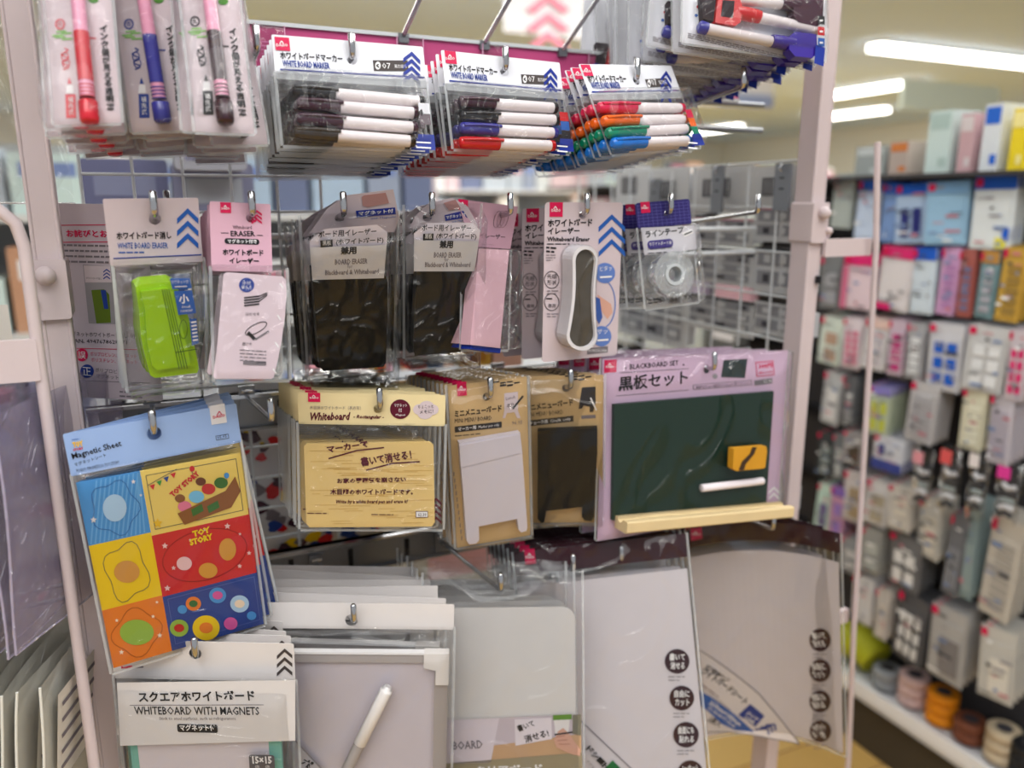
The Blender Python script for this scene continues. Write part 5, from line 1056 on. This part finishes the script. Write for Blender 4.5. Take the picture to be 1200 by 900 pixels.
def apack(px, col, label, top=None, dots=None, n=2, X=1.6, sub='hanging_pack', extra=None, thick=.018):
    x0, y0, x1, y1 = px; xm = (x0+x1)/2
    A = atX(x0, (y0+y1)/2, X); B = atX(x1, (y0+y1)/2, X); ya, yb = sorted((A[1], B[1])); z1 = atX(xm, y0, X)[2]; z0 = atX(xm, y1, X)[2]; W = yb-ya; H = z1-z0
    r = empty('hanging_pack', (X, ya, z0))
    def rect(b, u0, v0, u1, v1, mat, d): b.add([(-d, W*u0, H*v0), (-d, W*u1, H*v0), (-d, W*u1, H*v1), (-d, W*u0, H*v1)], [(0, 1, 2, 3)], mat)
    b = MB(); b.box((0, 0, 0), (.0015, W, H), M('apack_%d_%d_%d' % col, col, .45)); b.box((-.002, W*.1, H*.05), (thick*.5, W*.9, H*.8), M('apack_%d_%d_%d' % col)); b.build('card', r)
    b = MB(); d = .0035
    if top: rect(b, 0, .82, 1, 1, M('apack_%d_%d_%d' % top, top, .45), d)
    if dots:
        c_, nu, nv = dots; mt = M('apack_%d_%d_%d' % c_, c_, .45)
        for i in range(nu):
            for j in range(nv): rect(b, .14+.76*i/nu, .1+.68*j/nv, .14+.76*(i+.72)/nu, .1+.68*(j+.72)/nv, mt, d+.001)
    if extra:
        for (u0, v0, u1, v1, c_) in extra: rect(b, u0, v0, u1, v1, M('apack_%d_%d_%d' % c_, c_, .45), d+.002)
    rp = random.Random(len(label)*7+int(x0))
    for i in range(9):
        u0 = rp.uniform(.05, .75); v0 = rp.uniform(.04, .9); t_ = rp.choice([(70, 70, 76), (236, 236, 236), (150, 146, 150), (200, 120, 130), (120, 140, 180), tuple(int(v*.7) for v in col)])
        rect(b, u0, v0, min(.97, u0+rp.uniform(.08, .4)), min(.98, v0+rp.uniform(.015, .05)), M('apack_%d_%d_%d' % t_, t_, .45), d+.0022+i*.00005)
    rect(b, .78, .86, .95, .97, CRIM, d+.003); b.build('front_print', r); r.rotation_euler = (math.radians(rp.uniform(-3.5, 3.5)), 0, math.radians(rp.uniform(-9, 9)))
    tag(r, label, 'pack', 'hanging packs on the aisle shelving')
    for k in range(1, n):
        c_ = copy_tree(r); c_.location = (X+thick*1.25*k, ya+.004*k, z0+.002*k); c_['label'] = '%s, %s back' % (label, ORD[k])
Wt = (222, 224, 226); Bl = (30, 92, 200); Lb = (130, 176, 220); Pk = (214, 40, 110); Gy = (150, 150, 152); Dg = (92, 92, 96)
A = [((975, 205, 999, 268), (170, 178, 174), 'pale grey pack in the top peg row beside the right post', None, None), ((1003, 212, 1030, 282), (190, 204, 226), 'blue-headed pack left of the rod in the top peg row', Bl, None), ((1034, 214, 1052, 284), (120, 150, 200), 'blue-headed narrow pack just right of the rod', Bl, None), ((1054, 214, 1088, 284), (170, 192, 220), 'blue-headed pack with a navy corner, top peg row', Bl, ((40, 44, 110), 2, 1)), ((1091, 212, 1136, 286), (150, 188, 216), 'light blue pack, top peg row centre', Lb, None), ((1140, 206, 1190, 292), (222, 228, 230), 'large white pack with blue header and yellow spot', Bl, None),
 ((990, 300, 1024, 363), (222, 200, 208), 'pale pink pack, left end of the second peg row', Pk, None), ((1028, 290, 1067, 365), (218, 212, 214), 'white pack with magenta header, second peg row', Pk, None), ((1069, 290, 1097, 368), (204, 216, 226), 'pack with blue header in the second peg row', Bl, None), ((1098, 290, 1121, 370), (206, 160, 200), 'lilac-pink pack, second peg row', None, ((180, 130, 180), 1, 6)), ((1123, 292, 1142, 372), (170, 96, 88), 'brick red pack, second peg row', None, ((120, 110, 140), 1, 6)), ((1143, 294, 1167, 374), (120, 150, 156), 'teal grey pack, second peg row', (190, 140, 70), ((170, 170, 180), 1, 5)), ((1170, 290, 1198, 378), (196, 158, 70), 'gold pack, right end of the second peg row', None, ((150, 120, 60), 1, 5)),
 ((988, 372, 1010, 432), (218, 206, 212), 'pink-dotted card, third peg row', None, ((214, 110, 140), 2, 5)), ((1012, 374, 1038, 434), (218, 216, 218), 'white card with faint dots, third peg row', (220, 190, 180), ((200, 190, 196), 2, 5)), ((1043, 374, 1060, 440), (196, 176, 190), 'magenta-striped card, third peg row', None, ((190, 50, 120), 1, 5)), ((1062, 378, 1082, 444), (170, 170, 174), 'grey card with white spots, third peg row', None, (Wt, 1, 5)), ((1086, 378, 1129, 458), (204, 204, 210), 'card with six blue squares, third peg row', None, ((24, 92, 196), 2, 3)), ((1133, 382, 1178, 460), (196, 196, 196), 'card with six white squares, third peg row', None, (Wt, 2, 3)), ((1182, 386, 1204, 470), (200, 190, 196), 'card with magenta squares at the right edge, third row', None, (Pk, 2, 4)),
 ((1018, 452, 1044, 510), (180, 190, 170), 'rainbow-coloured card, fourth peg row', (130, 120, 190), ((190, 196, 80), 2, 2)), ((1062, 448, 1096, 520), (186, 184, 186), 'ruled grey card, fourth peg row', None, ((170, 168, 172), 5, 9)), ((1125, 455, 1154, 528), (212, 208, 184), 'cream ladder-patterned card, fourth peg row', None, ((226, 224, 204), 1, 5)), ((1157, 462, 1188, 545), (196, 190, 198), 'lilac white ruled card, fourth peg row', None, ((180, 172, 186), 4, 9)), ((990, 505, 1012, 545), (150, 146, 146), 'small grey card with dark window, fifth peg row', None, ((80, 70, 60), 1, 1)), ((1024, 512, 1060, 552), (206, 208, 216), 'white bag with a navy base, fifth peg row', None, None),
 ((990, 552, 1014, 612), (196, 190, 190), 'pale bag with crimson corner, sixth peg row left', None, ((160, 140, 110), 1, 2)), ((1015, 562, 1040, 616), (200, 198, 198), 'pale bag, sixth peg row', None, ((170, 160, 140), 1, 2)), ((1043, 568, 1070, 622), (200, 196, 190), 'cream bag, sixth peg row', None, ((214, 208, 196), 1, 3)), ((1073, 585, 1104, 655), (190, 188, 182), 'tall cream pack with dark top mark, sixth row', None, ((206, 200, 188), 1, 4)), ((1106, 600, 1128, 700), (110, 112, 118), 'dark grey rod bundle, sixth row', None, ((140, 142, 148), 4, 1)), ((1130, 590, 1146, 705), (130, 148, 150), 'teal grey rod pack, sixth row', None, ((150, 166, 166), 2, 1)), ((1148, 605, 1190, 728), (198, 192, 182), 'long cream pack, sixth row right', None, ((170, 164, 156), 1, 8)),
 ((1012, 618, 1034, 672), (150, 150, 146), 'grey green pack, seventh row left', None, ((176, 180, 176), 1, 2)), ((1036, 628, 1080, 690), (112, 112, 114), 'grey pack with four white petals, seventh row', None, ((226, 226, 226), 2, 2)),
 ((1001, 675, 1024, 730), (202, 200, 200), 'white bag, lowest peg row left', None, None), ((1026, 690, 1042, 750), (190, 184, 178), 'cream bag, lowest peg row', None, ((204, 196, 186), 1, 3)), ((1043, 696, 1084, 778), (84, 84, 88), 'charcoal card with a ring of white dots, lowest peg row', None, ((214, 214, 214), 3, 3)), ((1088, 712, 1134, 800), (170, 168, 166), 'pack of grey square frames, lowest peg row', None, ((126, 122, 122), 1, 1)), ((1152, 735, 1194, 822), (190, 188, 182), 'white block pack, lowest peg row right', None, ((214, 210, 200), 1, 1))]
A += [((960, 300, 986, 362), (120, 122, 124), 'grey rounded pack half hidden by the right post, second row', None, ((160, 160, 164), 1, 2)), ((958, 372, 985, 428), (206, 216, 206), 'mint white pack half hidden by the right post, third row', None, ((180, 150, 130), 1, 2)), ((962, 436, 984, 498), (176, 178, 180), 'pale grey disc pack beside the post, fourth row', None, ((216, 216, 216), 1, 2)), ((986, 440, 1004, 500), (96, 98, 102), 'dark grey disc pack, fourth row left', None, ((140, 142, 146), 1, 2)),
 ((958, 506, 976, 560), (60, 64, 66), 'black pack beside the post, fifth row', None, ((140, 150, 150), 1, 3)), ((977, 508, 990, 562), (110, 116, 120), 'slate pack beside the post, fifth row', None, ((180, 184, 184), 1, 2)), ((956, 566, 972, 622), (190, 216, 204), 'pale green bottle pack beside the post, sixth row', None, ((110, 100, 140), 1, 1)), ((973, 570, 990, 630), (198, 150, 176), 'pink and violet tube pack, sixth row', (130, 100, 180), ((150, 120, 190), 1, 2)), ((985, 630, 1008, 672), (140, 142, 144), 'grey pack behind the curved sheets, seventh row', None, ((190, 190, 190), 1, 2))]
for i, (px, col, l, top, dots) in enumerate(A):
    ex = None
    if 'yellow spot' in l: ex = [(.1, .02, .35, .16, (230, 220, 40)), (.05, .12, .2, .3, Bl)]
    if 'navy base' in l: ex = [(0, 0, 1, .3, (60, 70, 140)), (.6, .45, .8, .75, (50, 60, 130))]
    if 'magenta header' in l: ex = [(.5, 0, 1, .1, Pk)]
    if 'pale pink pack' in l: ex = [(.8, 0, 1, .8, (204, 110, 140))]
    apack(px, col, l, top, dots, n=4 if i > 5 else 3, extra=ex)
# clutter of clear bags in the fifth row
for k, (px, l) in enumerate((((1064, 530, 1092, 592), 'crumpled clear bag with pink strip, fifth peg row left'), ((1094, 528, 1126, 600), 'crumpled clear bag with red tag, fifth peg row middle'), ((1128, 532, 1158, 604), 'crumpled clear bag over black ties, fifth peg row'), ((1160, 548, 1196, 610), 'crumpled clear bag with magenta tag, fifth peg row right'))):
    a = atX(px[0], px[3], 1.56); b_ = atX(px[2], px[1], 1.56); r = empty('clear_bag_pack', (1.57, min(a[1], b_[1]), a[2])); W = abs(b_[1]-a[1]); H = b_[2]-a[2]; rr = random.Random(k)
    b = MB(); nx = 7
    for sx in (-.02, .015):
        vs = [(sx*(1-abs(2*i/nx-1)**3)+rr.uniform(-.006, .006), W*i/nx, H*j/nx) for j in range(nx+1) for i in range(nx+1)]; b.add(vs, [(j*8+i, j*8+i+1, j*8+i+9, j*8+i+8) for j in range(nx) for i in range(nx)], CLEARH, True)
    b.build('bag', r); b = MB(); 
    for j in range(5): b.tube([(0, W*.2, H*(.15+.12*j)), (-.004, W*.5, H*(.2+.1*j)), (0, W*.8, H*(.12+.13*j))], .006, M('tie_%d' % (j % 3), [(60, 60, 64), (210, 210, 214), (150, 160, 160)][j % 3], .5), 6)
    b.build('ties', r); b = MB(); b.add([(-.024, W*.2, H*.78), (-.024, W*.8, H*.78), (-.024, W*.8, H*.98), (-.024, W*.2, H*.98)], [(0, 1, 2, 3)], M('tag_%d' % k, [(220, 150, 160), (214, 90, 90), (226, 220, 220), (214, 60, 150)][k], .5)); b.build('paper_tag', r)
    tag(r, l, 'bag')
# boxes on the top board
for px, col, l, lab in [((1040, 165, 1066, 205), (176, 160, 150), 'beige box on top of the aisle shelving, left of the glassy one', (200, 120, 60)), ((1082, 128, 1118, 208), (196, 212, 208), 'pale mint box on top of the aisle shelving', (170, 190, 184)), ((1120, 132, 1144, 200), (196, 160, 164), 'pinkish box on top of the aisle shelving', (210, 200, 200)), ((1147, 120, 1177, 196), (214, 218, 222), 'white box with blue top on the aisle shelving', (40, 100, 200)), ((1180, 126, 1206, 198), (232, 206, 40), 'yellow box on top of the aisle shelving', (240, 226, 150)), ((1000, 170, 1038, 215), (150, 156, 154), 'grey box on top of the aisle shelving beside the post', (190, 196, 196))]:
    X = 1.6; A_ = atX(px[0], px[3], X); B_ = atX(px[2], px[1], X); ya, yb = sorted((A_[1], B_[1])); z0 = 1.514; H = B_[2]-z0; r = empty('top_box', (X, ya, z0)); W = yb-ya
    b = MB(); b.box((0, 0, 0), (.09, W, H), M('topbox_%d_%d_%d' % col, col, .5)); b.build('carton', r); b = MB(); b.box((-.001, W*.08, H*.7), (0, W*.92, H*.95), M('topbox_%d_%d_%d' % lab, lab, .5)); b.box((-.001, W*.1, H*.1), (0, W*.45, H*.25), M('topbox_%d_%d_%d' % lab)); b.build('label', r); tag(r, l, 'box')
# tape rolls on the base deck
def rolls(x, y, r_px, n, col, l):
    P0 = atX(x, y, 1.64); R_ = .036
    for k in range(n):
        b = MB(); b.lathe((0, 0, 0), (0, 0, .026), [(0, R_*.9), (.06, R_), (.94, R_), (1, R_*.9)], M('roll_%d_%d_%d' % col, col, .5), 20); b.lathe((0, 0, .0255), (0, 0, .0265), [(0, R_*.5), (1, R_*.5)], DK, 16)
        o = b.build('tape_roll'); o.location = (1.69, P0[1], .2+.0275*k); tag(o, '%s tape roll, %s from the bottom of its pile on the white deck' % (l, ['first', 'second', 'third', 'fourth'][k]), 'tape roll', 'tape rolls on the base deck')
for a in [(1024, 790, 0, 2, (150, 154, 158), 'grey'), (1056, 800, 0, 3, (206, 176, 172), 'pinkish beige'), (1090, 815, 0, 3, (226, 138, 24), 'orange'), (1124, 830, 0, 2, (120, 70, 50), 'brown'), (1162, 850, 0, 3, (196, 178, 150), 'beige'), (1192, 875, 0, 3, (34, 34, 36), 'black')]: rolls(*a)
b = MB(); b.tube([(0, -.05, .05), (0, .0, .07), (0, .08, .05)], .05, M('bag_lime', (176, 178, 40), .5), 12); o = b.build('lime_pouch'); o.location = (1.70, .44, .2); tag(o, 'yellow-green pouch on the white deck beside the grey tape rolls', 'pouch')
# darker hanging goods farther along the aisle, just right of the post
rr = random.Random(12)
for k in range(26):
    yy = .95+(k % 5)*.2+rr.uniform(-.03, .03); z = 1.32-(k//5)*.19; col = rr.choice([(90, 92, 92), (190, 196, 190), (60, 60, 64), (130, 134, 136), (160, 150, 170), (206, 212, 208), (190, 150, 160)])
    b = MB(); b.bbox((-.08, 0, 0), (.08, .03, .15), M('far_%d_%d_%d' % col, col, .5), .01); b.box((-.05, -.001, .1), (.05, 0, .14), M('far_label', (220, 218, 220), .5)); o = b.build('hanging_pack'); o.rotation_euler = (0, 0, PI/2*-1+PI); o.location = (1.6, yy, z)
    o.rotation_euler = (0, 0, -PI/2)
    tag(o, 'blurred far aisle pack, column %s from the post side, row %s from the top' % (ORD[k % 5].replace('front', 'first'), ORD[k//5].replace('front', 'first')), 'pack', 'packs farther along the aisle')

# ------------------------------------------------------------------ goods hung left of the left post (bags seen edge-on)
LIL = film('lilac_film', tint=(190, 178, 210), haze=.22, gloss=.2, bump=.5, bscale=18); LILE = film('lilac_edge', tint=(206, 196, 222), haze=.5, gloss=.2)
CRB = film('cream_film', tint=(240, 238, 228), haze=.5, gloss=.15, bump=.6, bscale=14)
def edge_bag(name, label, cat, grp, X, y0, y1, z0, z1, mat, lean=0., edge=None, seed=0, lab=None, bow=.004, rz=0.):
    r = empty(name, (X, y0, z0)); b = MB(); rr = random.Random(seed); nx, nz = 6, 10; W = y1-y0; H = z1-z0; ph = rr.uniform(0, 6)
    for sx in (-1, 1):
        vs = [((1-abs(2*i/nx-1)**3)*(1-abs(2*j/nz-1)**4)*bow*sx+.004*math.sin(ph+5*i/nx+4*j/nz)-lean*(1-j/nz), W*i/nx, H*j/nz) for j in range(nz+1) for i in range(nx+1)]
        b.add(vs, [(j*(nx+1)+i, j*(nx+1)+i+1, (j+1)*(nx+1)+i+1, (j+1)*(nx+1)+i) for j in range(nz) for i in range(nx)], mat, True)
    b.build('pouch', r)
    if edge:
        b = MB(); b.tube([(.004*math.sin(ph+4*j/nz)-lean*(1-j/nz), 0, H*j/nz) for j in range(nz+1)], .0012, edge, 6); b.tube([(.004*math.sin(ph+5*i/nx)-lean, W*i/nx, 0) for i in range(nx+1)], .001, edge, 6); b.build('edge_seal', r)
    if lab:
        u0, v0, u1, v1, mt = lab; b = MB(); xo = lambda v: -lean*(1-v)+.0095
        b.add([(xo(v0), W*u0, H*v0), (xo(v0), W*u1, H*v0), (xo(v1), W*u1, H*v1), (xo(v1), W*u0, H*v1)], [(0, 1, 2, 3)], mt)
        for k in range(5): v = v0+(v1-v0)*(.15+.17*k); b.add([(xo(v)+.001, W*(u0+.03), H*v), (xo(v)+.001, W*(u1-.05), H*v), (xo(v)+.001, W*(u1-.05), H*v+.004), (xo(v)+.001, W*(u0+.03), H*v+.004)], [(0, 1, 2, 3)], GREYI)
        b.build('paper_label', r)
    r.rotation_euler = (0, 0, rz); tag(r, label, cat, grp)
for k in range(9):
    edge_bag('zip_bag', 'lilac zip bag left of the post, %s counted from the post' % ORD[k].replace('front', 'first'), 'zip bag', 'lilac zip bags on the outer side frame', -.122-.012*k, -.22+.004*k, -.02, 1.075-.003*k, 1.285, LIL, edge=LILE, seed=k, lean=.004, rz=-.45+.05*k)
for k in range(9):
    edge_bag('clear_bag', 'cream-labelled clear bag at lower left, %s counted from the post' % ORD[k].replace('front', 'first'), 'bag', 'cream bags on the outer side frame', -.118-.014*k, -.20, .06, .80, 1.03, CRB, edge=M('seal_white', (232, 230, 222), .4), seed=20+k, lean=.03+.006*k, rz=-.35+.03*k, lab=(.05, .50, .75, .93, M('label_pale', (222, 216, 206), .5)))
for k in range(5):
    edge_bag('clear_bag', 'clear glossy bag at upper left outside the post, %s counted from the post' % ORD[k].replace('front', 'first'), 'bag', 'clear bags at the upper left', -.165-.02*k, -.22, .0, 1.45, 1.78, CLEARH, edge=SEAM, seed=40+k, lean=.0, rz=-.5+.05*k)
r = empty('sponge', (-.17, -.03, 1.36)); b = MB(); b.tube([(0, 0, 0), (0, .01, .02), (0, .01, .05), (0, 0, .065)], [.02, .035, .035, .02], M('sponge_yellow', (206, 204, 120), .8, noise=.2, nscale=60, bump=.5), 14); b.build('pad', r); tag(r, 'pale yellow sponge behind the rounded side frame at left', 'sponge')
r = empty('label_bag', (-.19, -.1, 1.315)); b = MB(); b.box((0, 0, 0), (.075, .001, .045), M('label_pale')); 
for k in range(5): b.box((.02, -.0006, .01+k*.005), (.055, -.0001, .0125+k*.005), GREYI)
b.build('paper_label', r); tag(r, 'small bag with a grey printed label behind the left side frame', 'bag')
for z, l in ((1.03, 'chrome side hook under the lilac zip bags'), (1.30, 'chrome side hook carrying the lilac zip bags')):
    r = empty('side_hook', (-.09, -.02, z)); b = MB(); b.tube([(0, 0, 0), (-.10, -.01, .0), (-.155, -.02, .004), (-.162, -.02, .012), (-.163, -.02, .03)], .0026, CHROME, 8); b.build('rod', r); b = MB(); b.tube([(0, .025, .004), (-.12, .02, .004)], .0022, CHROME, 8); b.build('second_rod', r); tag(r, l, 'hook')

# ------------------------------------------------------------------ camera, light
cd = bpy.data.cameras.new('camera'); cam = bpy.data.objects.new('camera', cd); COL.objects.link(cam)
cam.location = CAM; cam.matrix_world = Matrix(((RT[0], UPV[0], -FW[0], CAM[0]), (RT[1], UPV[1], -FW[1], CAM[1]), (RT[2], UPV[2], -FW[2], CAM[2]), (0, 0, 0, 1)))
cd.sensor_width = 36; cd.lens = F/1200*36; cd.clip_start = .02; cd.clip_end = 60
cd.dof.use_dof = True; cd.dof.focus_distance = .765; cd.dof.aperture_fstop = 2.6
bpy.context.scene.camera = cam
def area(name, loc, rotd, sx, sy, power, col=(1, 1, 1)):
    l = bpy.data.lights.new(name, 'AREA'); l.shape = 'RECTANGLE'; l.size = sx; l.size_y = sy; l.energy = power; l.color = col
    o = bpy.data.objects.new(name, l); COL.objects.link(o); o.location = loc; o.rotation_euler = [math.radians(a) for a in rotd]
w = bpy.data.worlds.new('world'); bpy.context.scene.world = w; w.use_nodes = True
w.node_tree.nodes['Background'].inputs[0].default_value = (.93, .96, 1.0, 1); w.node_tree.nodes['Background'].inputs[1].default_value = .56
area('ceiling_lamp_fill', (-.3, -1.5, 2.8), (0, 0, 0), 3.2, 1.6, 56); area('ceiling_lamp_fill', (-2.6, -.6, 2.78), (0, 25, 0), 1.4, 2.4, 45); area('ceiling_lamp_fill', (2.2, 1.0, 2.8), (0, 0, 0), 1.2, 3.0, 60); area('ceiling_lamp_fill', (1, 4, 2.8), (0, 0, 0), 4, 2, 120); area('ceiling_lamp_fill', (7, 7, 2.8), (0, 0, 0), 5, 5, 300); area('ceiling_lamp_fill', (2, 11, 2.8), (0, 0, 0), 5, 3, 250)  # the tilted left one and the two farthest are added fill
sc = bpy.context.scene
sc.view_settings.view_transform = 'Standard'; sc.view_settings.look = 'None'; sc.view_settings.gamma = 1; sc.view_settings.use_curve_mapping = False
sc.view_settings.exposure = -0.04
sc.cycles.transparent_max_bounces = 40; sc.cycles.max_bounces = 6; sc.cycles.diffuse_bounces = 3; sc.cycles.glossy_bounces = 3; sc.cycles.use_denoising = True
sc.cycles.caustics_reflective = False; sc.cycles.caustics_refractive = False; sc.cycles.sample_clamp_indirect = 4
bpy.data.objects.remove(_to)
